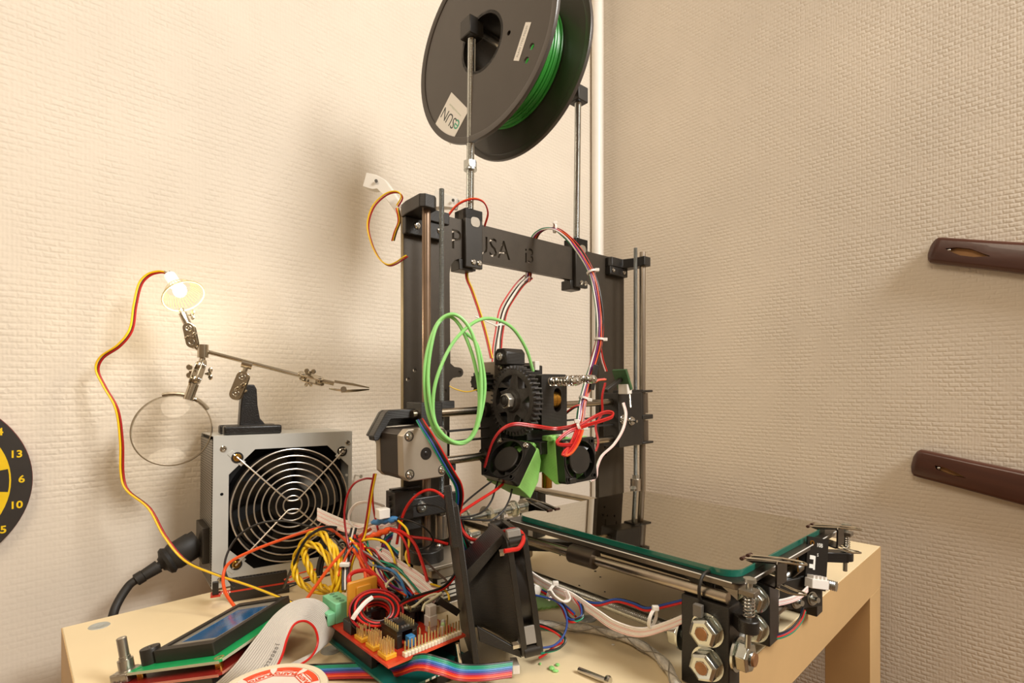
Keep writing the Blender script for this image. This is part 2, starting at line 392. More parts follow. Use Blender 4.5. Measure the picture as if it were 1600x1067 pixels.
for i in range(7):
    a0 = 2 * math.pi * i / 7; vs_ = []; fs = []
    for j in range(7):
        r = 19 + j * 5.9; sw = a0 + .018 * j * j * .35; wd_ = .62
        for k in range(5):
            t = k / 4; an = sw + (t - .5) * wd_; dp = 12 + 13 * t
            for e in (0, 1.2): vs_.append((FX + r * math.cos(an), dp + e, FZ + r * math.sin(an)))
    for j in range(6):
        for k in range(4):
            q = lambda jj, kk, e: (jj * 5 + kk) * 2 + e
            fs += [(q(j, k, 0), q(j, k + 1, 0), q(j + 1, k + 1, 0), q(j + 1, k, 0)), (q(j, k, 1), q(j + 1, k, 1), q(j + 1, k + 1, 1), q(j, k + 1, 1))]
    MB().add(vs_, fs).build('blade', BLK2, fo)
GWR = mat('grille_wire', 'ded6cc', .3, .85, .05)
gr = MB().torus((FX, -1.5, FZ), (0, 1, 0), 9.5, .85, 40).build('wire_grille', GWR, ps)
for i in range(1, 8): MB().torus((FX, -1.5, FZ), (0, 1, 0), 9.5 + 7.1 * i, .85, 64).build('ring', GWR, gr)
c45 = .7071
for up in (1, -1):
    P = [(FX - 57, -1.0, FZ + up * 57), (FX - 40, -3.0, FZ + up * 40), (FX - 9, -3.0, FZ + up * 9), (FX - 4, -3, FZ + up * 5), (FX + 4, -3, FZ + up * 5), (FX + 9, -3, FZ + up * 9), (FX + 40, -3, FZ + up * 40), (FX + 57, -1, FZ + up * 57)]
    MB().tube(smooth_path(P, 5), .9, 8).build('spoke', GWR, gr)
for sx in (-1, 1):
    for sz in (-1, 1):
        c = Vector((FX + sx * 53.5, -.2, FZ + sz * 53.5))
        mb = MB().at(Matrix.Translation(c) @ Matrix.Rotation(rad(-45 * sx * sz), 4, 'Y')); mb.box(-9, 9, -.3, .9, -4, 2.2); mb.build('corner_tab', STL, ps, bevel=.3)
        MB().cyl(c + Vector((0, -.4, 0)), c + Vector((0, .6, 0)), 5.6, n=24).build('screw_seat', DARK, ps)
        s_ = MB().lathe([(1.0, 1.2), (1.6, 1.9), (3.0, 1.7), (4.0, .4), (4.0, 0)], 18, c + Vector((0, -.4, 0)), (0, -1, 0)).build('screw', BRASS if sx < 0 else STEEL, ps)
for (x, z) in ((9, 137), (PW - 5, 137), (8, 8), (PW - 5, 10)): screw(ps, (x, 0, z), (0, -1, 0), 3.2, 1.6)
# mains inlet on the perforated side
mb = MB().box(-6.5, 0, 14, 62, 22, 58); mb.build('mains_inlet', BLK, ps, bevel=.8)
# mains plug and cord
PSUi = PSU
def psl(p): return PSU @ Vector(p)
pc = thing('mains_cable', 'black mains cable plugged into the side of the power supply', 'cable', psl((-30, 38, 40)))
pa = psl((-7, 38, 40)); pdir = (U(218, 903, 508) - pa).normalized()
def rr_lathe(mb, p, d, prof, n=24, sq=.82):
    """rounded-oval lathe, flattened vertically"""
    u = d.cross(Vector((0, 0, 1))).normalized(); w = u.cross(d).normalized()
    vs_ = [p + d * h + u * (math.cos(2 * math.pi * i / n) * r * sq) + w * (math.sin(2 * math.pi * i / n) * r) for r, h in prof for i in range(n)]
    fs = [(j * n + i, j * n + (i + 1) % n, (j + 1) * n + (i + 1) % n, (j + 1) * n + i) for j in range(len(prof) - 1) for i in range(n)]
    fs += [tuple(range(n))[::-1], tuple(range((len(prof) - 1) * n, len(prof) * n))]
    return mb.add(vs_, fs)
Lp = (U(218, 903, 508) - pa).length
mb = MB(); rr_lathe(mb, pa, pdir, [(13, 0), (13, 4), (14, 6), (14, 24), (12.5, 27), (14.5, 30), (13, 33), (8, 35), (6.5, 37)]); mb.build('plug', RUB, pc, world=True)
mb = MB(); mb.cyl(pa + pdir * 34, pa + pdir * (Lp + 1), 4.3)
for i in range(6):
    h = 40 + i * (Lp - 44) / 5.6; mb.lathe([(4.2, -1.6), (6.4 - i * .15, -1.4), (6.4 - i * .15, 1.4), (4.2, 1.6)], 20, pa + pdir * h, pdir)
mb.lathe([(4.4, -3), (6, -2.5), (6, 4), (4.0, 5)], 20, pa + pdir * (Lp - 1), pdir); mb.build('strain_relief', RUB, pc, world=True)
e1 = pa + pdir * Lp
wire('cable', [e1 - pdir * 3, e1 + pdir * 6, U(199, 918, 501), U(186, 938, 494), U(177, 960, 487), U(170, 1000, 482), U(166, 1090, 478)], 3.9, RUB, pc, raw=True, n=14)
# ------------------------------------------------------------ helping hand with magnifier, standing on the power supply
IRON = mat('cast_iron_enamel', '1f1c1a', .3, 0, .2, 200, .5, 900)
HB = PSU @ Matrix.Translation((0, 0, PH))
hh = thing('helping_hand', 'nickel soldering third hand with magnifier on black iron base', 'tool stand'); place(hh, HB @ Matrix.Translation((34, 22, 0)))
def hp(p): return HB @ Vector(p)
bs = MB().box(-24, 31, -18, -6, 0, 9.5).box(-24, 31, 8, 20, 0, 9.5).box(-6, 14, -8, 10, 0, 9.5).build('base', IRON, hh, bevel=2.2, seg=3)
pr = [(-8, 7), (-7, 30), (-5.5, 46), (-3, 52), (6, 52), (8.5, 47), (9.5, 30), (12, 16), (18, 9), (20, 7)]
MB().prism([(a, b) for a, b in pr], -5.5, 6.5, 'y').build('upright', IRON, hh, bevel=1.5, seg=3)
def rod(name, a, b, r, m, parent=None, n=14, bev=0): return MB().cyl(a, b, r, n=n).build(name, m, parent or hh, world=True)
def wing(p, d, up, s=5.0, name='wing_screw', parent=None):
    """wing screw: shaft and two flat lobes"""
    d = Vector(d).normalized(); up = Vector(up); up = (up - d * up.dot(d)).normalized(); p = Vector(p)
    mb = MB().cyl(p - d * s * 1.1, p + d * s * .6, s * .28, n=10); mb.lathe([(s * .5, -.3 * s), (s * .5, .5 * s)], 12, p, d)
    for sg in (1, -1):
        c = p + up * s * 1.0 * sg + d * s * .6; ax_ = d.cross(up).normalized(); mb.lathe([(.01, -s * .2), (s * .6, -s * .2), (s * .78, 0), (s * .6, s * .2), (.01, s * .2)], 16, c, ax_); mb.add([p + d * s * .1 + ax_ * s * .2 * q_ for q_ in (-1, 1)] + [p + d * s * .5 + up * s * sg * .8 + ax_ * s * .2 * q_ for q_ in (-1, 1)] + [p + d * s * .5 + ax_ * s * .2 * q_ for q_ in (-1, 1)], [(0, 1, 3, 2), (2, 3, 5, 4), (0, 2, 4), (1, 5, 3)])
    return mb.build(name, NICK, parent or hh, world=True)
def dogbone(a, b, w, gap, nrm, name='joint_plate'):
    """two parallel rounded plates with ball screws between"""
    a, b, nrm = Vector(a), Vector(b), Vector(nrm).normalized(); d = (b - a); Ln = d.length; d.normalize(); u = nrm.cross(d).normalized()
    out = []
    for sg in (-1, 1):
        M = Matrix((( d.x, u.x, nrm.x, 0), (d.y, u.y, nrm.y, 0), (d.z, u.z, nrm.z, 0), (0, 0, 0, 1))); M.translation = a + nrm * gap * sg
        prof = [(-w + w * (1 - math.cos(t)), -w * math.sin(t)) for t in [rad(i * 22.5) for i in range(0, 5)]]
        poly = [(w * math.cos(rad(t)), w * math.sin(rad(t))) for t in range(90, 271, 20)] + [(Ln + w * math.cos(rad(t)), w * math.sin(rad(t))) for t in range(-90, 91, 20)]
        pl = MB().at(M).prism(poly, -.6, .6).build(name, NICK, hh, world=True, bevel=.25)
        mb = MB()
        for q in (a + d * w * .1, b - d * w * .1): mb.torus(q + nrm * (gap * sg + .6 * sg), nrm, w * .48, w * .13, 18, 6)
        mb.build('socket_rim', STEEL, hh, world=True)
    mb = MB().sphere(a + d * w * .1, gap * 1.35).sphere(b - d * w * .1, gap * 1.35); mb.build('ball_joint', NICK, hh, world=True)
    return d, u
VIEW = Vector((0, -1, 0)); Z3 = Vector((0, 0, 1)); X3 = Vector((1, 0, 0))
# main rod
R0, R1 = U(318, 548, 528), U(470, 587, 566)
rod('cross_rod', R0, R1, 2.1, NICK)
rd = (R1 - R0).normalized()
Mc = U(386, 569, 545)
rod('rod_clamp', Mc - rd * 5, Mc + rd * 5, 4.6, NICK, n=18); rod('clamp_stem', Mc, U(381, 583, 543), 2.6, NICK)
dogbone(U(380, 589, 543), U(369, 616, 541), 6.0, 2.6, Vector((.25, -1, .1)))
wing(U(375, 604, 536), Vector((.25, -1, .1)), Vector((1, 0, .8)), 3.4)
rod('base_stud', U(369, 616, 541), hp((36, 22, 47)), 2.4, NICK)
# left cross block
Lc = U(317, 551, 526)
rod('end_clamp', Lc + Z3 * 8, Lc - Z3 * 5, 5.0, NICK, n=18); rod('end_clamp_stem', Lc - Z3 * 5, U(313, 571, 524), 2.8, NICK)
dogbone(U(301, 536, 522), U(296, 513, 520), 5.2, 2.4, Vector((.2, -1, .1)))
rod('stud', U(303, 540, 523), Lc, 2.0, NICK)
wing(U(299, 525, 515), Vector((.2, -1, .1)), Vector((1, 0, .6)), 3.6)
rod('bulb_clamp', U(293, 506, 520), U(285, 489, 518), 3.6, NICK, n=16); wing(U(299, 492, 516), Vector((1, -.2, 0)), Z3 + X3 * .3, 2.8)
rod('bulb_clamp_jaw', U(287, 492, 518), U(283, 482, 517), 2.4, NICK, n=8)
dogbone(U(313, 571, 524), U(305, 594, 519), 5.0, 3.2, Vector((1, .25, .25)))
wing(U(300, 580, 521), Vector((-1, -.2, 0)), Z3, 4.0); wing(U(326, 584, 523), Vector((1, -.3, 0)), Z3, 3.6)
rod('magnifier_handle', U(303, 600, 520), U(294, 625, 516), 4.6, NICK, n=18)
# magnifier
mc = U(269, 672, 512); mn = Vector((.30, -.93, .20)).normalized(); mr = 34.3
def thin_glass(name, tint, refl):
    m = bpy.data.materials.new(name); m.use_nodes = True; nt = m.node_tree; nt.nodes.clear(); N = nt.nodes.new; L = nt.links.new
    o = N('ShaderNodeOutputMaterial'); t = N('ShaderNodeBsdfTransparent'); t.inputs[0].default_value = tint + (1,); g = N('ShaderNodeBsdfGlossy'); g.inputs['Roughness'].default_value = .02
    f = N('ShaderNodeFresnel'); f.inputs[0].default_value = refl; mx = N('ShaderNodeMixShader'); L(f.outputs[0], mx.inputs[0]); L(t.outputs[0], mx.inputs[1]); L(g.outputs[0], mx.inputs[2]); L(mx.outputs[0], o.inputs[0]); return m
LENS = thin_glass('lens_glass', (.97, .96, .94), 1.35); CLEAR = thin_glass('clear_glass', (.96, .97, .95), 1.45)
mag = MB().lathe([(mr - .5, -1.5), (mr + .5, -1.5), (mr + .5, 1.5), (mr - .5, 1.5)], 64, mc, mn, True).build('magnifier_rim', NICK, hh, world=True)
prof = [(mr * math.sin(rad(a)) / math.sin(rad(90)), 0) for a in (0,)]
pf = [(max(.01, mr * (i / 8) - .5 * (i == 8)), 4.2 * (1 - (i / 8) ** 2) + .4) for i in range(9)]
MB().lathe(pf + [(r, -h) for r, h in pf[::-1]], 48, mc, mn).build('lens', LENS, mag, world=True)
ar = []
for i in range(9):
    a = rad(38 + i * 9); ux = Vector((1, 0, 0)) - mn * mn.x; ux.normalize(); uz = mn.cross(ux) * -1; uz = uz if uz.z > 0 else -uz
    ar.append(mc + ux * (mr + 1.6) * math.cos(a) + uz * (mr + 1.6) * math.sin(a))
MB().tube(ar, 2.3, 10).build('rim_ferrule', NICK, mag, world=True)
# crocodile clip on the right end
dogbone(U(473, 588, 567), U(500, 595, 573), 4.4, 3.2, Vector((.1, -.5, .85)))
wing(U(484, 583, 569), Z3 + X3 * .1, X3, 3.6); wing(U(482, 598, 569), -Z3, X3 + Vector((0, -.4, 0)), 3.2)
c0, c1, c2 = U(503, 595, 574), U(522, 599, 578), U(577, 607, 590)
rod('clip_socket', c0, c1, 2.6, NICK, n=12)
def jaw(a, b, w0, w1, dz0, dz1, name):
    a, b = Vector(a), Vector(b); d = (b - a).normalized(); u = d.cross(Z3).normalized(); vs_ = []
    for p, w, h in ((a, w0, dz0), (a * .45 + b * .55, (w0 + w1) / 2, dz0 * .9), (b, w1, dz1)):
        for s_ in (-1, 1):
            vs_ += [p + u * w * s_ + Z3 * 0, p + u * w * s_ * .7 + Z3 * h]
    f = []
    for i in range(2):
        k = i * 4; f += [(k, k + 1, k + 5, k + 4), (k + 1, k + 3, k + 7, k + 5), (k + 3, k + 2, k + 6, k + 7), (k + 2, k, k + 4, k + 6)]
    f += [(0, 2, 3, 1), (8, 9, 11, 10)]
    return MB().add(vs_, f).build(name, NICK, hh, world=True, bevel=.3)
jaw(c1 + Z3 * .6, c2 + Z3 * .3, 3.2, 1.4, 3.2, 1.4, 'clip_jaw'); jaw(U(533, 609, 580), c2 - Z3 * .3, 3.0, 1.3, -3.2, -1.4, 'clip_jaw')
MB().lathe([(3.2, -.8), (3.2, .8)], 16, U(537, 608, 577), (0, 1, .1)).build('clip_pivot', STEEL, hh, world=True)
jaw(U(533, 608, 580), U(514, 606, 576), 2.6, 2.2, -2.5, -1.5, 'clip_lever')

# ------------------------------------------------------------ halogen bulb held by the clamp
bd = Vector((.60, -.30, -.68)).normalized()           # opens towards the viewer and down
bc = U(287, 463, 508) - bd * 4
lamp = thing('halogen_bulb', 'lit halogen reflector bulb glowing above the third hand', 'bulb', bc)
RG = bpy.data.materials.new('reflector_glass'); RG.use_nodes = True; nt = RG.node_tree; nt.nodes.clear()
o_ = nt.nodes.new('ShaderNodeOutputMaterial'); t_ = nt.nodes.new('ShaderNodeBsdfTransparent'); t_.inputs[0].default_value = (.98, .96, .9, 1); e_ = nt.nodes.new('ShaderNodeEmission'); e_.inputs[0].default_value = (1.0, .90, .66, 1); e_.inputs[1].default_value = .9
n_ = nt.nodes.new('ShaderNodeTexNoise'); n_.inputs['Scale'].default_value = 300; mx_ = nt.nodes.new('ShaderNodeMixShader'); rp_ = nt.nodes.new('ShaderNodeMapRange'); rp_.inputs['To Min'].default_value = .05; rp_.inputs['To Max'].default_value = .5
nt.links.new(n_.outputs['Fac'], rp_.inputs['Value']); nt.links.new(rp_.outputs[0], mx_.inputs[0]); nt.links.new(t_.outputs[0], mx_.inputs[1]); nt.links.new(e_.outputs[0], mx_.inputs[2]); nt.links.new(mx_.outputs[0], o_.inputs[0])
prof = []
for i in range(10):
    t = i / 9; prof.append((4.5 + 14.0 * t ** .62, -14 + 18 * t))
mb = MB(); n = 40
mb.lathe(prof + [(r - .7, h + .3) for r, h in prof[::-1]], n, bc, bd, True); refl = mb.build('reflector', RG, lamp, world=True)
MB().torus(bc + bd * 4, bd, 18.6, .75, 48, 8).build('rim', mat('rim_glass', 'cdb888', .15, .1, .05), lamp, world=True)
mb = MB(); u = bd.orthogonal().normalized(); w = bd.cross(u)
for i in range(36):
    a = 2 * math.pi * i / 36; q = [bc + bd * (h - .2) + (u * math.cos(a) + w * math.sin(a)) * (r - .6) for r, h in prof[3:9]]
    mb.tube(q, .28, 5)
mb.build('facets', mat('facet_glass', 'a88f56', .3, .2, .1), lamp, world=True)
GLOW = mat('bulb_glow', 'fff6e0', .4, emit=((1.0, .90, .70), 14.0))
MB().sphere(bc - bd * 5, 6.0, 16, 12, (1, 1, 1.15)).build('capsule', GLOW, lamp, world=True)
CER = mat('ceramic', 'f5ead6', .6, 0, .03, emit=((1.0, .88, .70), .9))
MB().lathe([(3.5, -28), (5.2, -27), (5.2, -17), (6.2, -13), (4.6, -10)], 20, bc, bd).build('socket', CER, lamp, world=True)
for s_ in (-1, 1): MB().cyl(bc - bd * 27 + X3 * 2 * s_, bc - bd * 34 + X3 * 2.4 * s_, .6, n=8).build('pin', STEEL, lamp, world=True)
pl = bpy.data.lights.new('halogen_light', 'POINT'); pl.energy = .32; pl.color = (1.0, .86, .64); pl.shadow_soft_size = .012
plo = bpy.data.objects.new('halogen_light', pl); COL.objects.link(plo); plo.parent = lamp; plo.location = (bd * 15) * .001
bt = bc - bd * 34

# ------------------------------------------------------------ dartboard on the left wall
db = thing('dartboard', 'round black and yellow dartboard with numbered rim on left wall', 'dartboard', AB(-67, WL - 9, 116), (0, 0, YW))
DBK = mat('dart_black', '2b2520', .55, 0, .12); DYL = mat('dart_yellow', 'e6c011', .5, 0, .06); DRD = mat('dart_edge', '6a1c1c', .5)
R_ = 82.5
MB().lathe([(.01, 0), (R_, 0), (R_, 8.5), (.01, 8.5)], 96, (0, 0, 0), (0, 1, 0)).build('board', DBK, db)
MB().lathe([(R_ - .1, 0.6), (R_ + .35, 1.2), (R_ + .35, 8), (R_ - .1, 8.5)], 96, (0, 0, 0), (0, 1, 0), True).build('rim_band', DRD, db)
def sector(r0, r1, a0, a1, y0, y1, k=6):
    pts = [(r1 * math.cos(a0 + (a1 - a0) * i / k), r1 * math.sin(a0 + (a1 - a0) * i / k)) for i in range(k + 1)] + [(r0 * math.cos(a1 - (a1 - a0) * i / k), r0 * math.sin(a1 - (a1 - a0) * i / k)) for i in range(k + 1)]
    return MB().prism(pts, y0, y1, 'y')
MB().lathe([(67.0, -.3), (68.2, -.3), (68.2, .2), (67.0, .2)], 72, (0, 0, 0), (0, 1, 0), True).build('ring_line', DYL, db)
for i in range(20):
    a0 = rad(18 * i - 9); a1 = a0 + rad(18)
    if i % 2 == 1: sector(58.5, 67.0, a0, a1, -.35, .3).build('field', DYL, db)
    else: sector(40, 57.5, a0, a1, -.35, .3).build('field', DYL, db)
    sector(57.5, 58.5, a0, a1, -.35, .3).build('field_wire', DYL, db)
nums = [6, 13, 4, 18, 1, 20, 5, 12, 9, 14, 11, 8, 16, 7, 19, 3, 17, 2, 15, 10]
for i, nn in enumerate(nums):
    a = rad(18 * i)
    if math.cos(a) < .3: continue
    text('numeral', str(nn), 9.2, DYL, db, Matrix.Translation((75.2 * math.cos(a), -.15, 75.2 * math.sin(a))) @ XZ, .5, bold=.22)

# ------------------------------------------------------------ wooden handles hanging on the right wall
DW = mat('dark_wood', '4a2a20', .32, 0, .35, 18, .1, 200, coat=.2)
m_ = DW; nt = m_.node_tree; nz_ = [n for n in nt.nodes if n.type == 'TEX_NOISE'][0]
mp_ = nt.nodes.new('ShaderNodeMapping'); mp_.inputs['Scale'].default_value = (.25, 2.2, 2.2); tc_ = [n for n in nt.nodes if n.type == 'TEX_COORD'][0]
nt.links.new(tc_.outputs['Object'], mp_.inputs['Vector']); nt.links.new(mp_.outputs[0], nz_.inputs['Vector'])
RAW = mat('bare_wood', 'b98a58', .6, 0, .1)
def on_right(x, y, off):
    """point on the plane parallel to the right wall, off mm in front of it"""
    d = Vector(((x - 800) / FPX, 1, -(y - HORY) / FPX)); t = (WR - off) / d.dot(AX); return d * t + Vector((0, 0, CAMH))
def handle(e0, e1, wid0, wid1, label, dia, thick=17):
    """flat tapered wooden grip: local x along it, y vertical on the wall, z out of the wall"""
    a = on_right(*e0, thick); b = on_right(*e1, thick); d = (b - a).normalized(); n = -AX; v = n.cross(d).normalized()
    if v.z < 0: v = -v
    M = Matrix(((d.x, v.x, n.x, 0), (d.y, v.y, n.y, 0), (d.z, v.z, n.z, 0), (0, 0, 0, 1))); M.translation = a - n * thick
    h = thing('wooden_handle', label, 'wooden handle'); place(h, M)
    h0, h1 = wid0 / 2, wid1 / 2; LN = 330; secs = []
    for x_, f_, tk in ((-1.2, .42, .45), (0, .62, .7), (1.6, .82, .88), (4.5, .97, 1), (9, 1, 1), (60, .5 + .5 * (h0 + (h1 * 1.25 - h0) * 60 / LN) / h0, 1), (150, (h0 + (h1 * 1.25 - h0) * 150 / LN) / h0, 1), (LN, h1 * 1.25 / h0, 1)):
        hh_ = h0 * f_; t_ = thick * tk; c0 = thick * (1 - tk) * .5; q = rrect(-hh_, hh_, c0, c0 + t_, min(5.0, t_ * .42, hh_ * .6), 4); secs.append([(x_, a_, b_) for a_, b_ in q])
    n_ = len(secs[0]); vs_ = [v_ for q in secs for v_ in q]; fs = [(j * n_ + i, j * n_ + (i + 1) % n_, (j + 1) * n_ + (i + 1) % n_, (j + 1) * n_ + i) for j in range(len(secs) - 1) for i in range(n_)] + [tuple(range(n_))[::-1], tuple(range((len(secs) - 1) * n_, len(secs) * n_))]
    gr_o = MB().add(vs_, fs).build('grip', m_, h, smooth=0)
    cut = MB().prism(dia, thick - 9, thick + 5).build('cut', None, h, smooth=0)
    bo = gr_o.modifiers.new('b', 'BOOLEAN'); bo.object = cut; bo.solver = 'EXACT'; bo.operation = 'DIFFERENCE'
    dg = bpy.context.evaluated_depsgraph_get(); nm = bpy.data.meshes.new_from_object(gr_o.evaluated_get(dg)); gr_o.modifiers.clear(); gr_o.data = nm
    nm.polygons.foreach_set('use_smooth', [True] * len(nm.polygons)); nm.set_sharp_from_angle(angle=rad(28)); bpy.data.objects.remove(cut)
    cx = sum(p[0] for p in dia) / len(dia); cy = sum(p[1] for p in dia) / len(dia)
    poly = [((p[0] - cx) * .98 + cx, (p[1] - cy) * .98 + cy) for p in dia]
    MB().prism(poly, thick - 9, thick - 7.5).build('carved_hollow', RAW, h)
    xn = dia[0][0] + 4.5
    MB().cyl((xn, cy * .5 + 1, 0), (xn, cy * .5 + 1, thick - 2), 1.1, n=10).sphere((xn, cy * .5 + 1, thick - 2), 2.3).build('nail', STEEL, h)
    return h
handle((1452.5, 389), (1600, 402), 34, 36, 'dark wooden handle with carved eye hole, upper on right wall', [(16, 2.5), (28, 5.2), (42, 4.8), (64, -2.2), (48, -5.0), (34, -4.5), (26, -2)])
handle((1425.5, 722), (1600, 764), 38, 38, 'dark reddish wooden handle hung on nail, lower on right wall', [(24, 2.8), (34, 3.4), (52, -1.2), (58, -4.2), (44, -5), (34, -3.4), (26, -1.5)])
# ------------------------------------------------------------ 3D printer
PRT = frame((-103.05, 501.26, 0), 40.38)
pr_ = thing('desktop_printer', 'black plate-framed desktop 3D printer with exposed rods and motors', '3D printer'); place(pr_, PRT)
P3 = pr_
def pl_(p): return PRT @ Vector(p)
FW, FH = 336, 374
arch = [(0, 0), (52, 0)] + [(52, 316), (53.5, 325), (58, 331), (66, 334)] + [(270, 334), (278, 331), (282.5, 325), (284, 316)] + [(284, 0), (FW, 0), (FW, FH), (0, FH)]
# small lug with a hole on the inner side of the left leg
i_ = arch.index((52, 316))
arch = arch[:i_] + [(52, 206), (56, 210), (61, 211)] + [(64 + 5 * math.sin(rad(a)), 216 - 5 * math.cos(rad(a))) for a in range(0, 181, 30)] + [(58, 221.5), (53, 225)] + arch[i_:]
holes = [ngon(12, 2.0, 64.5, 216), ngon(12, 2.2, 12, 217), ngon(12, 2.2, 4.5, 208), ngon(12, 1.8, 47, 197), ngon(10, 1.6, 296, 122), ngon(10, 1.6, 305, 124), ngon(10, 1.6, 320, 126), ngon(10, 1.6, 298, 112)]
holes += [rrect(301, 303, 128, 144, .9, 2), rrect(324, 326, 133, 149, .9, 2)]
fp = plate2d('frame_plate', [arch] + holes, 6, PLATE, P3, Matrix.Translation((0, 3, 0)) @ XZ, txt=[('PRUSA', 29, 53, 342.5, .93), ('i3', 25, 154, 343.5, .85)], bevel=.35)
MB().box(-.25, 0.05, 0.6, 5.4, 1, FH - 1).build('plate_edge', mat('bare_edge', '9a8b6d', .45, .6, .1), P3)
# top rod brackets
pl = [(-3, 0), (42, 0), (46, -5), (46, -9), (14, -9), (13, -37), (9, -41), (-1, -41), (-5, -37), (-5, -12)]
mb = MB().prism(pl, 362, 374); mb.prism([(-2, 0), (40, 0), (40, -7), (-2, -7)], 346, 362); mb.build('rod_bracket', PRN, P3, bevel=.8)
for x in (10.5, 36): screw(P3, (x, -7, 355), (0, -1, 0), 3.4, 1.8)
pl = [(306, 0), (340, 0), (342, -22), (342, -39), (328, -39), (328, -24), (322, -9), (300, -9), (297, -5), (297, 0)]
mb = MB().prism(pl, 360, 372); mb.prism([(297, 0), (334, 0), (334, -8), (297, -8)], 349, 360); mb.build('rod_bracket', PRN, P3, bevel=.8)
for x in (304, 326): screw(P3, (x, -8, 355), (0, -1, 0), 2.8, 1.6)
# vertical rods
def thread_tex(name, col, pitch, axis='Z'):
    m = mat(name, col, .3, 1, .08); nt = m.node_tree; b = nt.nodes['Principled BSDF']
    tc = nt.nodes.new('ShaderNodeTexCoord'); w = nt.nodes.new('ShaderNodeTexWave'); w.bands_direction = axis; w.inputs['Scale'].default_value = 2 * math.pi / 20 / pitch * 1000
    nt.links.new(tc.outputs['Object'], w.inputs['Vector']); bp = nt.nodes.new('ShaderNodeBump'); bp.inputs['Strength'].default_value = 1; bp.inputs['Distance'].default_value = .0006
    nt.links.new(w.outputs['Fac'], bp.inputs['Height']); nt.links.new(bp.outputs[0], b.inputs['Normal']); return m
THZ = thread_tex('thread_z', 'aab0b0', 1.0)
MB().cyl((6, -31, 41), (6, -31, 375), 4, n=24).build('smooth_rod', mat('rusty_rod', '8f7a68', .34, .85, .2, 25), P3)
MB().cyl((335, -31, 20), (335, -31, 379), 4, n=24).build('smooth_rod', DRODM, P3)
MB().cyl((22.5, -31, 62), (22.5, -31, 386), 2.4, n=16).build('lead_screw', THZ, P3)
MB().cyl((320, -31, 62), (320, -31, 382), 2.4, n=16).build('lead_screw', THZ, P3)
CAPM2 = mat('motor_black', '2f2721', .4, .2, .1)
def motor(M, ln, name='stepper_motor', rear=True, parent=None):
    """42 mm stepper: local box x,z 0..42.3, rear cap at y=0 facing -y, front flange at y=ln"""
    parent = parent or P3; s = 42.3; c = 5
    ch = [(c, 0), (s - c, 0), (s, c), (s, s - c), (s - c, s), (c, s), (0, s - c), (0, c)]
    b = MB().at(M).prism([(.8, 4.5), (4.5, .8), (s - 4.5, .8), (s - .8, 4.5), (s - .8, s - 4.5), (s - 4.5, s - .8), (4.5, s - .8), (.8, s - 4.5)], 9, ln - 7, 'y').build(name, CAPM2, parent, bevel=.3)
    MB().at(M).prism(ch, 0, 9.2, 'y').build('end_cap', ALU, b, bevel=.7)
    MB().at(M).prism(ch, ln - 7.2, ln, 'y').build('end_cap', ALU, b, bevel=.7)
    mb = MB().at(M); mb.lathe([(3.4, -.2), (5.2, -.2), (5.2, .3)], 24, (s / 2, 0, s / 2), (0, 1, 0)); mb.lathe([(.01, -.5), (1.3, -.5), (2.0, -.1)], 16, (s / 2, 0, s / 2), (0, 1, 0)); mb.build('shaft_seat', BLK2, b)
    for x in (5.8, s - 5.8):
        for z in (5.8, s - 5.8):
            MB().at(M).lathe([(.9, -.6), (1.2, -1.5), (2.0, -1.4), (2.9, -.5), (2.9, .2)], 14, (x, 0, z), (0, 1, 0)).build('cap_screw', STEEL, b)
            MB().at(M).lathe([(3.3, -.12), (4.1, -.12), (4.1, .2), (3.3, .2)], 18, (x, 0, z), (0, 1, 0), True).build('screw_recess', BLK, b)
    return b
# ---- gantry (slightly higher on the right)
G = frame((0, -37, 154.3), 0, 0, -1.35)
def gm(): return MB().at(G)
for z in (22.5, -22.5): gm().cyl((-12, 0, z), (312, 0, z), 4, n=24).build('smooth_rod', RODM, P3)
xm = motor(G @ Matrix.Translation((-41, -36, -29)), 48)
# left end: bearing tower and motor plate
mb = gm(); mb.box(-7, 15, -8, 18, -33, 33); mb.box(15, 34, 0, 13, -33, -20); mb.box(15, 34, 0, 13, 22, 33); mb.build('x_end', PRN, P3, bevel=.8)
mb = gm(); mb.prism([(-48, 6), (-36, 25), (-33, 27), (12, 27), (12, -31), (-30, -31), (-40, 2)], 12.2, 17, 'y'); mb.prism([(-48, 6), (-36, 25), (-33, 27), (12, 27), (12, 19), (-31, 19), (-43, 2), (-47, 2)], 2, 12.2, 'y'); mb.build('motor_mount', PRN, P3, bevel=.8)
for z in (-26, 8): gm().cyl((6, 6, z), (6, 6, z + 24), 7.5, n=24).build('linear_bearing', ALU, P3)
gm().hexa((22.5, 6, 25), (22.5, 6, 31), 8).build('lead_nut', ZINC, P3)
# right end
mb = gm(); mb.box(264, 311, -11, 13, -33, 33); mb.box(311, 326, -3, 15, -35, 35).box(322, 345, -4, 16, -35, -32).box(322, 345, -4, 16, -3, 3).box(322, 345, -4, 16, 32, 35); mb.build('x_end', PRN, P3, bevel=.8)
for z in (-31, 5):
    gm().cyl((335, 6, z), (335, 6, z + 26), 7.6, n=24).build('linear_bearing', mat('bearing_steel', '7f766b', .3, .9, .08), P3)
for (x, z) in ((271, 1), (288, -2)):
    gm().lathe([(.01, 9), (1.7, 9), (1.7, 3), (4.5, 3), (4.5, 1.2), (5.5, 1), (5.5, 0)], 18, (x, -11, z), (0, -1, 0)).build('idler_bolt', STEEL, P3)
gm().prism([(280, 33), (318, 33), (318, 36), (280, 36)], -8, 10, 'y').build('top_ledge', PRN, P3)
# belts
for z in (4, -6): gm().box(20, 270, -3, 3, z, z + 1.6).build('belt', RUB, P3)
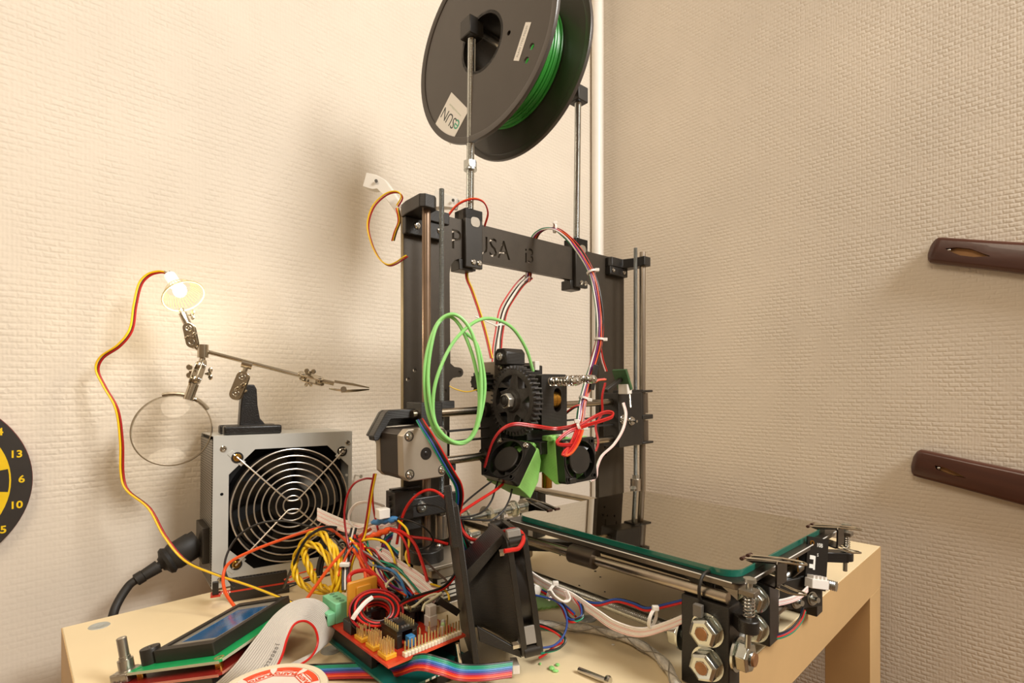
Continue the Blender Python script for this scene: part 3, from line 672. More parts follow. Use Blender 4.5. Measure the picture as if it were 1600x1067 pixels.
# ---- carriage
mb = gm(); mb.box(72, 126, -20, 12, -44, 26); mb.build('carriage', PRN, P3, bevel=1)
for z in (22.5, -22.5):
    gm().cyl((66, 0, z), (72, 0, z), 7.5, n=24).build('bearing_collar', PRN, P3)
# ---- geared extruder
EX = P3
mb = MB().box(84, 133, -62, -22, 150, 192).box(84, 133, -82, -62, 150, 184).box(80, 88, -60, -37, 182, 232); mb.build('extruder_body', PRN, EX, bevel=1)
mb = MB(); sl = rrect(108, 118, 177, 200, 5, 4)
plate2d('idler', [rrect(92, 126, 160, 213, 3), sl], 15, PRN, EX, Matrix.Translation((0, -86, 0)) @ XZ, bevel=.6)
for x in (110.2, 115.8): MB().cyl((x - 2.6, -84, 188.5), (x + 2.6, -84, 188.5), 9.5, n=28).build('idler_bearing', BRASS, EX)
for (x, z) in ((104, 206), (126, 208)):
    p0 = Vector((x, -92, z)); P = [p0 + Vector((3.7 * math.cos(t), -t / (2 * math.pi) * 3.4, 3.7 * math.sin(t))) for t in [2 * math.pi * i / 12 for i in range(12 * 10)]]
    MB().tube(P, .7, 6).build('spring', STEEL, EX)
    MB().cyl((x, -88, z), (x, -130, z), 1.6, n=12).lathe([(1.0, 3.2), (3.6, 2.4), (4.2, 0)], 16, (x, -126, z), (0, -1, 0)).build('spring_screw', STEEL, EX)
ZX = Matrix(((0, 0, 1, 0), (-1, 0, 0, 0), (0, -1, 0, 0), (0, 0, 0, 1)))
YZ = Matrix(((0, 0, -1, 0), (1, 0, 0, 0), (0, -1, 0, 0), (0, 0, 0, 1)))   # xy plane -> yz plane
YZ = Matrix(((0, 0, 1, 0), (1, 0, 0, 0), (0, 1, 0, 0), (0, 0, 0, 1)))
nt_ = 43; gl = []
for i in range(nt_):
    a = 2 * math.pi * i / nt_; st = 2 * math.pi / nt_
    for f_, r in ((-.46, 29.2), (-.25, 29.6), (-.13, 33.0), (.13, 33.0), (.25, 29.6)): gl.append((r * math.cos(a + f_ * st), r * math.sin(a + f_ * st)))
gh = []
for i in range(6):
    a = rad(60 * i + 8); hp_ = []
    for t in range(-2, 3): hp_.append((24.3 * math.cos(a + rad(21) * t / 2), 24.3 * math.sin(a + rad(21) * t / 2)))
    for t in range(0, 5): hp_.append(((14.0 + 1.6 * abs(t - 2) ** 2 / 4) * math.cos(a + rad(9) * (2 - t) / 2), (14.0 + 1.6 * abs(t - 2) ** 2 / 4) * math.sin(a + rad(9) * (2 - t) / 2)))
    gh.append(hp_)
GC = Vector((71, -76, 188))
GEARM = mat('gear_print', '3b3836', .42, 0, .3, 300, .6, 1400)
ge = plate2d('large_gear', [gl] + gh, 8.5, GEARM, EX, Matrix.Translation(GC + Vector((4.2, 0, 0))) @ YZ, bevel=.3)
mb = MB().lathe([(24, -.4), (26.5, -.8), (29.0, -.4), (29, 1), (24, 1)], 60, GC, (1, 0, 0), True); mb.build('gear_rim', GEARM, ge)
MB().lathe([(4.2, -3), (9.6, -3), (11.5, 0), (11.5, 4), (4.2, 4)], 32, GC, (1, 0, 0), True).build('gear_hub', GEARM, ge)
mb = MB().hexa(GC + Vector((-3, 0, 0)), GC + Vector((-9.5, 0, 0)), 13); mb.build('lock_nut', mat('nut_bright', 'dedad0', .38, .8, .1), ge, bevel=.8)
MB().lathe([(4.4, 9.5), (5.6, 10.2), (5.0, 11.0), (4.2, 10.6)], 24, GC, (-1, 0, 0), True).lathe([(.01, 10.8), (4, 10.2), (4, 6)], 20, GC, (-1, 0, 0)).build('bolt_end', BLK, ge)
MB().cyl(GC + Vector((8, 0, 0)), GC + Vector((60, 0, 0)), 4, n=20).build('hobbed_bolt', ZINC, EX)
em = motor(Matrix.Translation((80, -11, 184)) @ Matrix.Rotation(rad(-90), 4, 'Z'), 50, rear=True)
MO = Vector((79, -32, 206)); pg = []
for i in range(11):
    a = 2 * math.pi * i / 11; st = 2 * math.pi / 11
    for f_, r in ((-.45, 6.2), (-.22, 6.6), (-.12, 9.6), (.12, 9.6), (.22, 6.6)): pg.append((r * math.cos(a + f_ * st), r * math.sin(a + f_ * st)))
sg = plate2d('pinion', [pg], 17, GEARM, EX, Matrix.Translation(MO + Vector((-9, 0, 0))) @ YZ, bevel=.3)
MB().lathe([(.01, 0), (6.3, 0), (6.3, 9), (.01, 9)], 24, MO + Vector((-19, 0, 0)), (1, 0, 0)).build('pinion_collar', GEARM, sg)
screw(sg, MO + Vector((-14, -6.5, 2)), (0, -1, .3), 2, 2.5)
mb = MB().prism([(-66, 222), (-66, 234), (-62, 238), (-52, 238), (-48, 234), (-48, 222)], 72, 96, 'x'); mb.build('motor_lug', PRN, EX, bevel=1)
MB().lathe([(.01, 2), (2, 2), (4, 1.2), (4.2, 0)], 16, (72, -57, 230), (-1, 0, 0)).build('lug_screw', ZINC, EX)
mb = MB().box(96, 112, -74, -60, 184, 222); mb.build('filament_guide', PRN, EX, bevel=1)
MB().box(100, 106, -76, -70, 217, 226).build('guide_insert', WPL, EX, bevel=.6)
MB().cyl((108, -84, 148), (108, -84, 104), 5, n=20).build('hot_end', BRASS, EX)
MB().box(88, 130, -96, -60, 138, 150).build('extruder_base', PRN, EX, bevel=1)
# ---- fans
def fan40(M, label, sz=40, th=10, screws=(0, 1, 2), ring=True):
    """small axial fan: local x,z centred, face at y=0 looking to -y"""
    h = sz / 2; hp2 = sz * .4; I = PRT.inverted() @ M
    lp = [rrect(-h, h, -h, h, 2.5), ngon(40, h * .93)] + [ngon(12, 1.7, sx * hp2, sz_ * hp2) for sx in (-1, 1) for sz_ in (-1, 1)]
    f = plate2d('cooling_fan', lp, th, BLK2, EX, I @ Matrix.Translation((0, th / 2, 0)) @ XZ, bevel=.4)
    f['label'] = label
    MB().at(I).lathe([(h * .90, -.6), (h * .97, -.6), (h * .97, th * .8), (h * .92, th * .8)], 48, (0, 0, 0), (0, 1, 0), True).build('fan_ring', BLK2, f)
    MB().at(I).lathe([(.01, -.2), (h * .60, -.2), (h * .64, .4), (h * .64, th - 1), (.01, th - 1)], 36, (0, 0, 0), (0, 1, 0)).build('fan_hub', BLK, f)
    mb = MB().at(I)
    for i in range(7):
        a = 2 * math.pi * i / 7; vs_ = []
        for r in (h * .62, h * .9):
            for t, y in ((-.28, 2.0), (.3, th - 2)):
                for e in (0, .7): vs_.append((r * math.cos(a + t), y + e, r * math.sin(a + t)))
        mb.add(vs_, [(0, 2, 6, 4), (1, 5, 7, 3), (0, 4, 5, 1), (2, 3, 7, 6), (0, 1, 3, 2), (4, 6, 7, 5)])
    mb.build('fan_blades', BLK2, f)
    for k, (sx, sz_) in enumerate(((-1, 1), (1, 1), (1, -1), (-1, -1))):
        if k in screws: MB().at(I).lathe([(1.0, 1.4), (1.2, 2.2), (2.2, 2.2), (2.9, 1.2), (2.9, -.4)], 14, (sx * hp2, 0, sz_ * hp2), (0, -1, 0)).build('fan_screw', STEEL, f)
        else: MB().at(I).lathe([(1.7, -.8), (2.9, -.8), (2.9, 2), (1.7, 2)], 14, (sx * hp2, 0, sz_ * hp2), (0, 1, 0), True).build('screw_boss', BLK2, f)
    return f, I
FLm = frame((-5.7, 479.9, 135.6), -39.9, -35, 4.3); FRm = frame((63, 485.4, 133.5), 36.3, -4, -2)
f1, I1 = fan40(FLm, 'small black fan facing left, on green duct', screws=(0, 1))
f2, I2 = fan40(FRm, 'small black fan facing right, on green duct', screws=(0,))
def taper(M, secs):
    """loft of rectangles: (y, x0, x1, z0, z1)"""
    mb = MB().at(M); vs_ = []; fs = []
    for y, x0, x1, z0, z1 in secs: vs_ += [(x0, y, z0), (x1, y, z0), (x1, y, z1), (x0, y, z1)]
    for i in range(len(secs) - 1):
        a = i * 4; fs += [(a + j, a + (j + 1) % 4, a + 4 + (j + 1) % 4, a + 4 + j) for j in range(4)]
    k = len(secs) * 4; fs += [(3, 2, 1, 0), (k - 4, k - 3, k - 2, k - 1)]
    return mb.add(vs_, fs)
taper(I1, [(10, -20.5, 20.5, -20.5, 20.5), (13, -20.5, 20.5, -20.5, 20.5), (22, -14, 20.5, -20.5, 14), (34, -6, 18, -20, -2)]).build('air_duct', GRN, EX, bevel=.6)
taper(I2, [(10, -20.5, 20.5, -20.5, 20.5), (14, -20.5, 20.5, -20.5, 20.5), (30, -20.5, 20, -11, 16), (44, -20.5, 18, -9, 14)]).build('air_duct', GRN, EX, bevel=.6)
MB().at(I1).box(-4, 14, 10, 26, 20, 25).build('duct_bracket', GRN, EX, bevel=.6)
mb = MB().at(I2); mb.box(-21, -2, 12, 28, 19, 24).cyl((-21, 14, 22), (-26, 12, 22), 3, n=14); mb.build('duct_clip', GRN, EX, bevel=.8)
MB().at(I2).box(-16, -5, 8, 13, 22, 24.5).build('zip_tie', WHT, EX, bevel=.4)
MB().at(I2).box(-16, -8, -1.5, 1, -20, -15).build('fan_plug_stub', BLK, EX, bevel=.5)
# ---- lower left: motor, mount, coupling, end switch
zm = motor(Matrix.Translation((1.4, -52.2, 40)) @ Matrix.Rotation(rad(-90), 4, 'X'), 40)
LBL = mat('motor_label', 'd8d3c6', .6, 0, .05)
MB().box(5, 40, -52.0, -51.3, 12, 30).build('motor_sticker', LBL, P3)
for i in range(4): MB().box(8, 34 - 4 * (i % 2), -52.2, -51.9, 14 + i * 4, 15.2 + i * 4).build('sticker_print', BLK, P3)
for i in range(4): MB().box(1, 1.5, -46 + 0, -14 - 4 * (i % 2), 14 + i * 4, 15.2 + i * 4).build('sticker_print', BLK, P3)
mb = MB().lathe([(4, 0), (16, 0), (16, 11), (13, 13), (4, 13)], 12, (6, -31, 42), (0, 0, 1)); mb.build('rod_foot', PRN, P3, bevel=.5)
screw(P3, (16, -36, 54), (0, 0, 1), 3.2, 2.4)
MB().box(-6, 46, -54, -8, 40, 43).build('motor_plate', ALU, P3, bevel=.4)
def coupler(x):
    mb = MB().lathe([(2.4, 0), (6.5, 0), (6.5, 22), (2.4, 22)], 24, (x, -31, 60), (0, 0, 1)); mb.build('shaft_coupler', mat('coupler_alu', 'b9aea0', .3, .9, .06), P3, bevel=.4)
    MB().hexa((x, -31, 82), (x, -31, 87), 8).build('coupler_nut', ZINC, P3)
coupler(22.5); coupler(320)
mb = MB().box(-20, 38, -43, -36, 86, 103).box(-20, -2, -36, -10, 74, 106); mb.prism([(-4, -36), (40, -36), (40, -24), (-4, -24)], 86, 100); mb.build('rod_clamp', PRN, P3, bevel=.8)
for (x, z, r) in ((-6, 95, 5.2), (22, 91, 4.0)): screw(P3, (x, -43, z), (0, -1, 0), r, 2.6, m=ZINC)
mb = MB().box(-36, -18, -50, -34, 88, 112); mb.build('end_switch', BLK, P3, bevel=.5)
MB().box(-35, -8, -44, -38, 112.5, 114).build('switch_lever', BLK2, P3)
for i in range(4): MB().cyl((-38, -42, 90 + i * 5.5), (-33, -42, 90 + i * 5.5), 2.2, n=12).build('switch_post', BLK, P3)
MB().box(-50, -40, -50, -42, 92, 100).build('switch_plug', WHT, P3, bevel=.6)
motor(Matrix.Translation((299, -52.2, 40)) @ Matrix.Rotation(rad(-90), 4, 'X'), 40)
# ---- bed assembly
BD = frame((3.2, 490.6, 80.8), 44.2, .9, 1.5); BI = PRT.inverted() @ BD; GS = 205
ALUD = mat('bed_plate', '7d7468', .35, .7, .08, 60)
MB().at(BI).prism(rrect(-5, GS + 5, -GS - 5, 5, 4), -8.0, -4.2).build('bed_plate', ALUD, P3, bevel=.4)
MB().at(BI).prism(rrect(-6, GS + 6, -GS - 6, 6, 4), -4.2, -3.1).build('heater_board', mat('bed_board', '241d18', .35, 0, .1), P3)
WLN = mat('board_print', 'f0efe8', .5, 0, .02)
for (a, b) in (((-6.2, -GS), (-6.2, 0)), ((0, -GS - 6.2), (GS, -GS - 6.2))):
    MB().at(BI).box(min(a[0], b[0]) - .15, max(a[0], b[0]) + .15, min(a[1], b[1]) - .15, max(a[1], b[1]) + .15, -3.9, -3.2).build('board_line', WLN, P3)
sp_ = MB().at(BI)
for (x, y) in ((-8, 10), (GS + 8, 10), (-8, -GS - 12), (GS + 8, -GS - 12)):
    d = Vector((GS / 2 - x, -GS / 2 - y)).normalized(); n = Vector((-d.y, d.x)) * 6
    c = Vector((x, y)); e = Vector((GS / 2, -GS / 2)); sp_.prism([tuple(c + n), tuple(c - n), tuple(e - n), tuple(e + n)], -31, -22)
    sp_.lathe([(.01, -30), (6.5, -30), (6.5, -22), (.01, -22)], 16, (x, y, 0))
sp_.box(60, 145, -150, -55, -34, -22); sp_.build('bed_carriage', PRN, P3, bevel=.6)
for k, (x, y) in enumerate(((-8, 10), (GS + 8, 10), (-8, -GS - 12), (GS + 8, -GS - 12))):
    MB().at(BI).cyl((x, y, -40), (x, y, 1), 1.9, n=12).lathe([(1.6, 4), (3.8, 3.2), (4.2, 1)], 16, (x, y, 0)).build('levelling_screw', ZINC, P3)
    P = [Vector((x + 3.3 * math.cos(t), y + 3.3 * math.sin(t), -21 + t / (2 * math.pi) * 2.1)) for t in [2 * math.pi * i / 12 for i in range(12 * 7)]]
    MB().at(BI).tube(P, .5, 6).build('spring', STEEL, P3)
    MB().at(BI).box(x - 5, x + 5, y - 5, y + 5, -7, -3.5).build('corner_tab', ALUD, P3, bevel=.5)
# ---- base frame of threaded rods
YFM = frame((144.5, 339, 0), 44); YI = PRT.inverted() @ YFM
THY = thread_tex('thread_y', 'b9bcb8', 1.5, 'Y'); THX = thread_tex('thread_x', 'b9bcb8', 1.5, 'X')
def thr(p0, p1, r=4.4, pitch=1.5):
    """threaded rod as a ribbed surface"""
    p0, p1 = Vector(p0), Vector(p1); Ln = (p1 - p0).length; n = int(Ln / pitch); prof = []
    for i in range(n): prof += [(r, i * pitch + .1), (r - .62, i * pitch + pitch * .5)]
    return MB().at(YI).lathe([(r - .6, 0)] + prof + [(r - .6, Ln)], 14, p0, p1 - p0)
XR = 176
for x in (0, XR): thr((x, -12, 29), (x, 372, 35)).build('threaded_rod', ZINC, P3, smooth=60)
for y in (15, 350):
    for z in (42, 20): thr((-18, y, z), (XR + 5, y, z)).build('threaded_rod', ZINC, P3, smooth=60)
NUTM = mat('nut_zinc', 'cfd2cb', .22, 1, .08, 80); ENDM = mat('rod_end', 'a0744f', .5, .6, .2, 120)
def nut(p, d, washer=True):
    p, d = Vector(p), Vector(d).normalized()
    MB().at(YI).lathe([(4.3, 0), (9.2, 0), (9.2, 0.01), (9.6, 8 * .0)], 6, p, d) if 0 else None
    mb = MB().at(YI); mb.lathe([(4.4, 8), (7.4, 8), (9.6, 7), (9.6, .8), (8.4, 0), (4.4, 0)], 6, p, d, True); mb.build('hex_nut', NUTM, P3, bevel=.5, smooth=25)
    if washer: MB().at(YI).lathe([(4.6, -1.6), (11.0, -1.6), (11.0, -.1), (4.6, -.1)], 32, p, d, True).build('washer', NUTM, P3)
for z in (42, 20):
    nut((-9.5, 15, z), (-1, 0, 0)); MB().at(YI).lathe([(.01, 18.2), (4.0, 18.2), (4.4, 17.6), (4.4, 16)], 20, (0, 15, z), (-1, 0, 0)).build('rod_end', ENDM, P3)
    for (x, s) in ((10, 1), (66, -1), (88, 1)): nut((x, 15, z), (s, 0, 0))
    for (x, s) in ((60, -1), (92, 1), (140, -1), (160, 1)): nut((x, 350, z), (s, 0, 0))
nut((0, -2, 29), (0, -1, 0)); nut((0, 37.5, 29.5), (0, 1, 0)); MB().at(YI).lathe([(.01, 12.6), (4.0, 12.4), (4.3, 11)], 20, (0, 0, 29), (0, -1, 0)).build('rod_end', ENDM, P3)
nut((0, 238, 33), (0, -1, 0)); nut((0, 262, 33), (0, 1, 0))
for x in (0, XR):
    mb = MB().at(YI).box(x - 8, x + 8, 1, 34, 1, 60); mb.build('corner_block', PRN, P3, bevel=.8)
    mb = MB().at(YI).box(x - 9, x + 9, 334, 366, 1, 62); mb.build('corner_block', PRN, P3, bevel=.8)
    MB().at(YI).cyl((x - 3, 4, 64), (x - 3, 366, 64), 4, n=20).build('smooth_rod', RODM, P3)
    for y in (110, 200): MB().at(YI).cyl((x - 3, y, 64), (x - 3, y + 24, 64), 7.5, n=24).build('linear_bearing', mat('dark_bearing', '5c5146', .35, .8, .1), P3)
mb = MB().at(YI).box(68, 87, 4, 28, 8, 54); mb.build('belt_idler', PRN, P3, bevel=.8)
MB().at(YI).torus((0, 20, 66), (0, 1, 0), 10.5, 1.1, 30, 6).build('zip_tie', BLK, P3); MB().at(YI).box(-13.5, -9.5, 17, 23, 50, 58).build('zip_tie', mat('grey_nylon', '6f6a63', .5), P3, bevel=.5)
# belt drive motor at the rear
motor(YI @ Matrix.Translation((40, 300, 10)) @ Matrix.Rotation(rad(-90), 4, 'Z'), 40)
MB().at(YI).lathe([(.01, 0), (5.5, 0), (5.5, 12), (.01, 12)], 20, (18, 246, 22), (1, 0, 0)).build('belt_pulley', BRASS, P3)
mb = MB().at(YI).box(20, 24, 225, 268, 4, 46); mb.build('pulley_plate', ALU, P3, bevel=.5)
# ---- front right: end switch board on a bracket
ESM = PRT.inverted() @ frame(U(1250, 955, 428), 22, -6, 4)
es = MB().at(ESM).prism([(-28, 24), (26, 28), (26, 2), (-10, 2), (-28, 12)], 0, 4, 'y').build('switch_bracket', BLK, P3, bevel=.5)
PCBK = mat('black_board', '161412', .4, 0, .1)
M2 = ESM @ Matrix.Translation((4, -2, 18)) @ Matrix.Rotation(rad(9), 4, 'Y')
brd = MB().at(M2).box(-2, 22, -1.6, 0, 0, 42).build('switch_board', PCBK, P3)
mb = MB().at(M2).box(-3, 16, -9, -1.6, 2, 9.5); mb.build('white_connector', WHT, P3, bevel=.5)
for i in range(4): MB().at(M2).box(-1 + i * 4.5, 1 + i * 4.5, -8, -2, 9.5, 12).build('connector_tooth', WHT, P3)
for (x, z, w_, h_) in ((1, 24, 5, 3.2), (1, 17, 5, 3.2), (5.5, 16, 2, 11)): MB().at(M2).box(x, x + w_, -1.95, -1.6, z, z + h_).build('board_mark', WLN, P3)
text('board_lettering', '10B', 4.6, WLN, P3, M2 @ Matrix.Translation((11.5, -1.75, 36)) @ XZ, .3)
text('board_lettering', 'S', 3.6, WLN, P3, M2 @ Matrix.Translation((10, -1.75, 28)) @ XZ, .3)
MB().at(M2).lathe([(1.4, 0), (2.3, 0), (2.3, .5), (1.4, .5)], 14, (2.5, -1.6, 37), (0, -1, 0), True).build('mounting_ring', BRASS, P3)
MB().at(ESM).tube(smooth_path([(-8, -2, 38), (-7, -4, 44), (-5, -4, 44), (-4, -3, 32)], 4), .5, 6).build('switch_lever', BRASS, P3)
for (x, z) in ((14, 9), (-4, 8)): MB().at(ESM).lathe([(.01, 6), (2.2, 6), (2.2, 2), (4.6, 2), (4.6, .8), (5.6, .6), (5.6, 0)], 18, (x, 0, z), (0, -1, 0)).build('bracket_bolt', ZINC, P3)
# ---- right carriage end switch by the rods
M3 = G @ Matrix.Translation((268, -16, 42)) @ Matrix.Rotation(rad(-25), 4, 'Y')
MB().at(M3).box(-3, 0, -12, 8, -4, 22).build('probe_board', mat('green_board', '3c5f3a', .4, 0, .15), P3)
MB().at(M3).box(0, 5, -9, 4, 6, 20).build('probe_part', STEEL, P3, bevel=.4)
MB().at(M3).box(-34, -3, -4, 2, 8, 12).build('probe_pins', BLK, P3, bevel=.4)
MB().at(M3).tube([(2, -6, -2), (-10, -10, -18), (-14, -12, -22)], 1.1, 8).build('probe_lever', NICK, P3)
MB().at(G).box(262, 271, -26, -12, 32, 44).build('cable_collar', WHT, P3, bevel=1)

# ------------------------------------------------------------ mirror plate and clips on the bed
gp = thing('mirror_plate', 'mirror glass plate with green edge lying on the print bed', 'glass plate'); place(gp, BD @ Matrix.Translation((GS / 2, -GS / 2, -3)))
rr = rrect(-GS / 2, GS / 2, -GS / 2, GS / 2, 13, 6)
MB().prism(rr, 0.05, 4.4).build('glass_edge', mat('green_glass_edge', '1d6b5a', .15, 0, .1, coat=.6), gp)
MIR = mat('mirror', 'b7b0a2', .03, 1, .01)
MB().prism([(a * .995, b * .995) for a, b in rr], 4.4, 4.6).build('mirror_face', MIR, gp)
def binder(M, label):
    """binder clip: local x along the edge, y outwards, z up; grips z in -8..0"""
    c = thing('binder_clip', label, 'clip', group='clips holding the mirror plate'); place(c, M)
    BS = mat('clip_steel', '2a2624', .22, .6, .1)
    w = 9.5; prof = [(-11, .6), (-9, 1.4), (12, 5), (13.5, 3.5), (13.5, -11.5), (12, -13), (-9, -9.4), (-11, -8.6), (-9, -8.2), (11.8, -11.6), (12.2, -10.8), (12.2, 2.8), (11.8, 3.8), (-9, .2)]
    MB().prism(prof, -w, w, 'x').build('clip_body', BS, c)
    for s_ in (1, -1):
        for x in (-5.5, 5.5): MB().cyl((x - 3, -11, 1.3 if s_ > 0 else -9.3), (x + 3, -11, 1.3 if s_ > 0 else -9.3), 1.6, n=12).build('lip_roll', mat('clip_roll', '4a2f28', .35, .4), c)
    for z0, z1, s_ in ((1.6, 5.5, 1), (-9.6, -14.5, -1)):
        P = [(-5, -11, z0), (-5, 4, z0 + 2.2 * s_), (-4.6, 20, z1), (-3.2, 26, z1 + .2), (0, 28.5, z1 + .3), (3.2, 26, z1 + .2), (4.6, 20, z1), (5, 4, z0 + 2.2 * s_), (5, -11, z0)]
        MB().tube(smooth_path(P, 5), .75, 8).build('clip_handle', NICK, c)
    return c
def clip_at(x, y, yaw): return BD @ Matrix.Translation((x, y, 0)) @ Matrix.Rotation(rad(yaw), 4, 'Z')
binder(clip_at(42, -GS - 1, 180), 'black binder clip on the near edge of the print bed')
binder(clip_at(GS - 18, -GS - 1, 180), 'black binder clip at the far right corner of the bed')
binder(clip_at(42, 1, 0), 'black binder clip on the rear edge below the green duct')

# ------------------------------------------------------------ spool stand and spool
ss = thing('spool_stand', 'threaded rod stand with black clamps gripping the top bar', 'stand'); place(ss, PRT @ Matrix.Translation((80, 0, 326)))
I_ = (PRT @ Matrix.Translation((80, 0, 326))).inverted() @ PRT
def clampblock(x):
    mb = MB().at(I_).box(x - 11, x + 11, -5.5, -.2, 325, 386).box(x - 11, x + 11, 6.2, 15, 325, 386).box(x - 11, x + 11, -5.5, 15, 374.5, 386).box(x - 16, x + 2, -1, 15, 322, 333.5)
    mb.build('clamp', BLK, ss, bevel=.8)
    MB().at(I_).prism(rrect(x - 4.5, x + 7, 368, 378, 4), -5.9, -4.9, 'y').build('nut_pocket', STEEL, ss)
    for dx in (-1, 6.5): MB().at(I_).lathe([(1, .5), (1.3, 1.6), (2.2, 1.6), (3, .8), (3, 0)], 14, (x + dx, -5.5, 331), (0, -1, 0)).build('clamp_screw', STEEL, ss)
def stand_rod(x, zt, dx=0):
    THV = MB().at(I_); p0 = Vector((x, 1, 384)); p1 = Vector((x + dx, 1, zt)); Ln = (p1 - p0).length; n = int(Ln / 1.6); prof = []
    for i in range(n): prof += [(4.2, i * 1.6 + .1), (3.7, i * 1.6 + .8)]
    THV.lathe([(3.6, 0)] + prof + [(3.6, Ln)], 14, p0, p1 - p0); THV.build('threaded_rod', ZINC, ss, smooth=60)
clampblock(79); clampblock(245); stand_rod(78, 574, 2.5); stand_rod(242, 566, 3)
MB().at(I_).hexa((78.6, 1, 430), (78.6, 1, 438), 13).build('hex_nut', ZINC, ss, bevel=.7)
MB().at(I_).lathe([(4, 0), (7, 0), (7, 1.4), (4, 1.4)], 20, (78.6, 1, 428.4), (0, 0, 1), True).build('washer', ZINC, ss)
for x, z in ((80.5, 577), (245, 567)): MB().at(I_).box(x - 9, x + 9, -8, 10, z - 10, z + 9).build('top_clamp', BLK, ss, bevel=1)
MB().at(I_).cyl((74, 1, 580), (250, 1, 569), 5, n=24).build('cross_rod', STEEL, ss)
SPM = Matrix.Translation(Vector((-31.4, 542.5, 556.1))) @ Matrix.Rotation(rad(90 - 43.2), 4, 'Z') @ Matrix.Rotation(rad(1.9), 4, 'Y')
spool = thing('filament_spool', 'large black filament spool with green filament above the printer', 'spool'); place(spool, SPM)
SPB = mat('spool_black', '47413c', .34, 0, .05, 40, coat=.15)
def flange(x0, x1, face):
    n = 96; rim = 100
    hl = [ngon(96, rim), ngon(48, 28)] + ([ngon(16, 2.4, 40 * math.cos(t), 40 * math.sin(t)) for t in (rad(-12),)] + [ngon(16, 3.2, -0.0 + 78 * math.cos(t), 78 * math.sin(t)) for t in (rad(-27), rad(-36))] if face else [])
    f = plate2d('flange', hl, 2.4, SPB, spool, Matrix.Translation(((x0 + x1) / 2, 0, 0)) @ Matrix(((0, 0, 1, 0), (-1, 0, 0, 0), (0, 1, 0, 0), (0, 0, 0, 1))))
    MB().lathe([(94, x0 - .7), (95, x0 - 1.2), (100.6, x0 - 1.2), (101, x0), (101, x1 + .3), (94, x1)], 96, (0, 0, 0), (1, 0, 0), True).build('flange_rim', SPB, f)
    return f
flange(0, 2.4, True); flange(52, 54.4, False)
MB().lathe([(28, 0), (31, 0), (31, 54), (28, 54)], 48, (0, 0, 0), (1, 0, 0), True).build('core', BLK2, spool)
mb = MB()
for i in range(15): mb.torus((4.6 + i * 3.25, 0, 0), (1, 0, 0), 65 + .8 * math.sin(i * 2.3), 1.65, 80, 8)
mb.lathe([(63, 3), (65, 3), (65, 52), (63, 52)], 64, (0, 0, 0), (1, 0, 0), True)
mb.build('wound_filament', FILD, spool)
LB = mat('paper_label', 'ebe9e4', .5, 0, .02); INK = mat('grey_ink', '4b4f4e', .6); EG = mat('esun_green', '4aa98a', .5); PALE = mat('faded_ink', 'c9d3c0', .6)
FACE = Matrix(((0, 0, -1, 0), (-1, 0, 0, 0), (0, 1, 0, 0), (0, 0, 0, 1)))   # text plane on the left flange
def on_flange(ang, r, rot): return Matrix.Rotation(0, 4, 'X') @ FACE @ Matrix.Rotation(rad(ang), 4, 'Z') @ Matrix.Translation((r, 0, 0)) @ Matrix.Rotation(rad(rot), 4, 'Z')
def card(M, w, h, name): return MB().at(M @ Matrix.Translation((0, 0, .2))).box(-w / 2, w / 2, -h / 2, h / 2, -.1, .15).build(name, LB, spool)
TL = on_flange(234, 78, -100)
card(TL, 42, 40, 'brand_label'); text('label_print', 'SUN', 17, INK, spool, TL @ Matrix.Translation((4, 1, .4)), .1, stretch=.95); text('label_mark', 'e', 21, EG, spool, TL @ Matrix.Translation((-14.5, 1.5, .4)), .1)
text('label_print', 'www.esunchina.net', 3.6, PALE, spool, TL @ Matrix.Translation((0, -9.5, .4)), .1)
T2 = on_flange(-24, 63, 88)
card(T2, 34, 8, 'batch_label'); text('label_print', 'PLA30 1TFC P0G30', 3.4, mat('thin_ink', '9a9a96', .6), spool, T2 @ Matrix.Translation((0, 0, .4)), .1)
T3 = on_flange(66, 70, 0); card(T3, 16, 30, 'side_label')
# ------------------------------------------------------------ controller display board
RPCB = mat('red_board', '8e1f1a', .38, 0, .12, 120); RPCB2 = mat('bright_red_board', 'c8361f', .4, 0, .12, 150)
GPCB = mat('lcd_board', '19a35c', .35, 0, .08, 100); TPCB = mat('teal_board', '0f5e55', .4, 0, .1)
LM = frame((-238.5, 349.4, 25), -12, 0, -12.5)
lc = thing('display_board', 'character display module on green and red boards, tilted on the table', 'display'); place(lc, LM)
plate2d('bezel', [rrect(0, 47, 0, 80, 1), rrect(4.5, 42.5, 6, 74, 1)], 8, BLK, lc, Matrix.Translation((0, 0, -4)), bevel=.6)
MB().box(3, 44, 4, 76, -4.2, -1.6).build('screen', mat('blue_screen', '205c90', .12, 0, .3, 25), lc)
plate2d('screen_border', [rrect(4, 43, 5.5, 74.5, 1), rrect(9, 38, 13, 67, 1)], .4, mat('screen_grey', '8d877c', .25, 0, .1), lc, Matrix.Translation((0, 0, -1.5)))
gb = plate2d('display_pcb', [[(-13, -9), (56, -9), (58, -6), (58, 86), (-13, 86)], ngon(14, 1.7, 54, -4), ngon(14, 1.7, -9, -4)], 1.6, GPCB, lc, Matrix.Translation((0, 0, -9)))
MB().lathe([(1.8, 0), (3, 0), (3, .4), (1.8, .4)], 18, (54, -4, -8.2), closed=True).build('solder_ring', GOLD, gb)
MB().box(-13.1, 58.1, -9.2, -8.95, -9.9, -8.2).build('pcb_edge', mat('pcb_fibre', 'b9b79a', .5), gb)
MB().box(57.95, 58.2, -6, 86, -9.9, -8.2).build('pcb_edge', mat('pcb_fibre', 'b9b79a', .5), gb)
rb = plate2d('control_pcb', [[(-30, -13), (57, -13), (60, -10), (60, 88), (-30, 88)], ngon(14, 1.7, 55, -8)], 1.6, RPCB, lc, Matrix.Translation((0, 0, -15.5)))
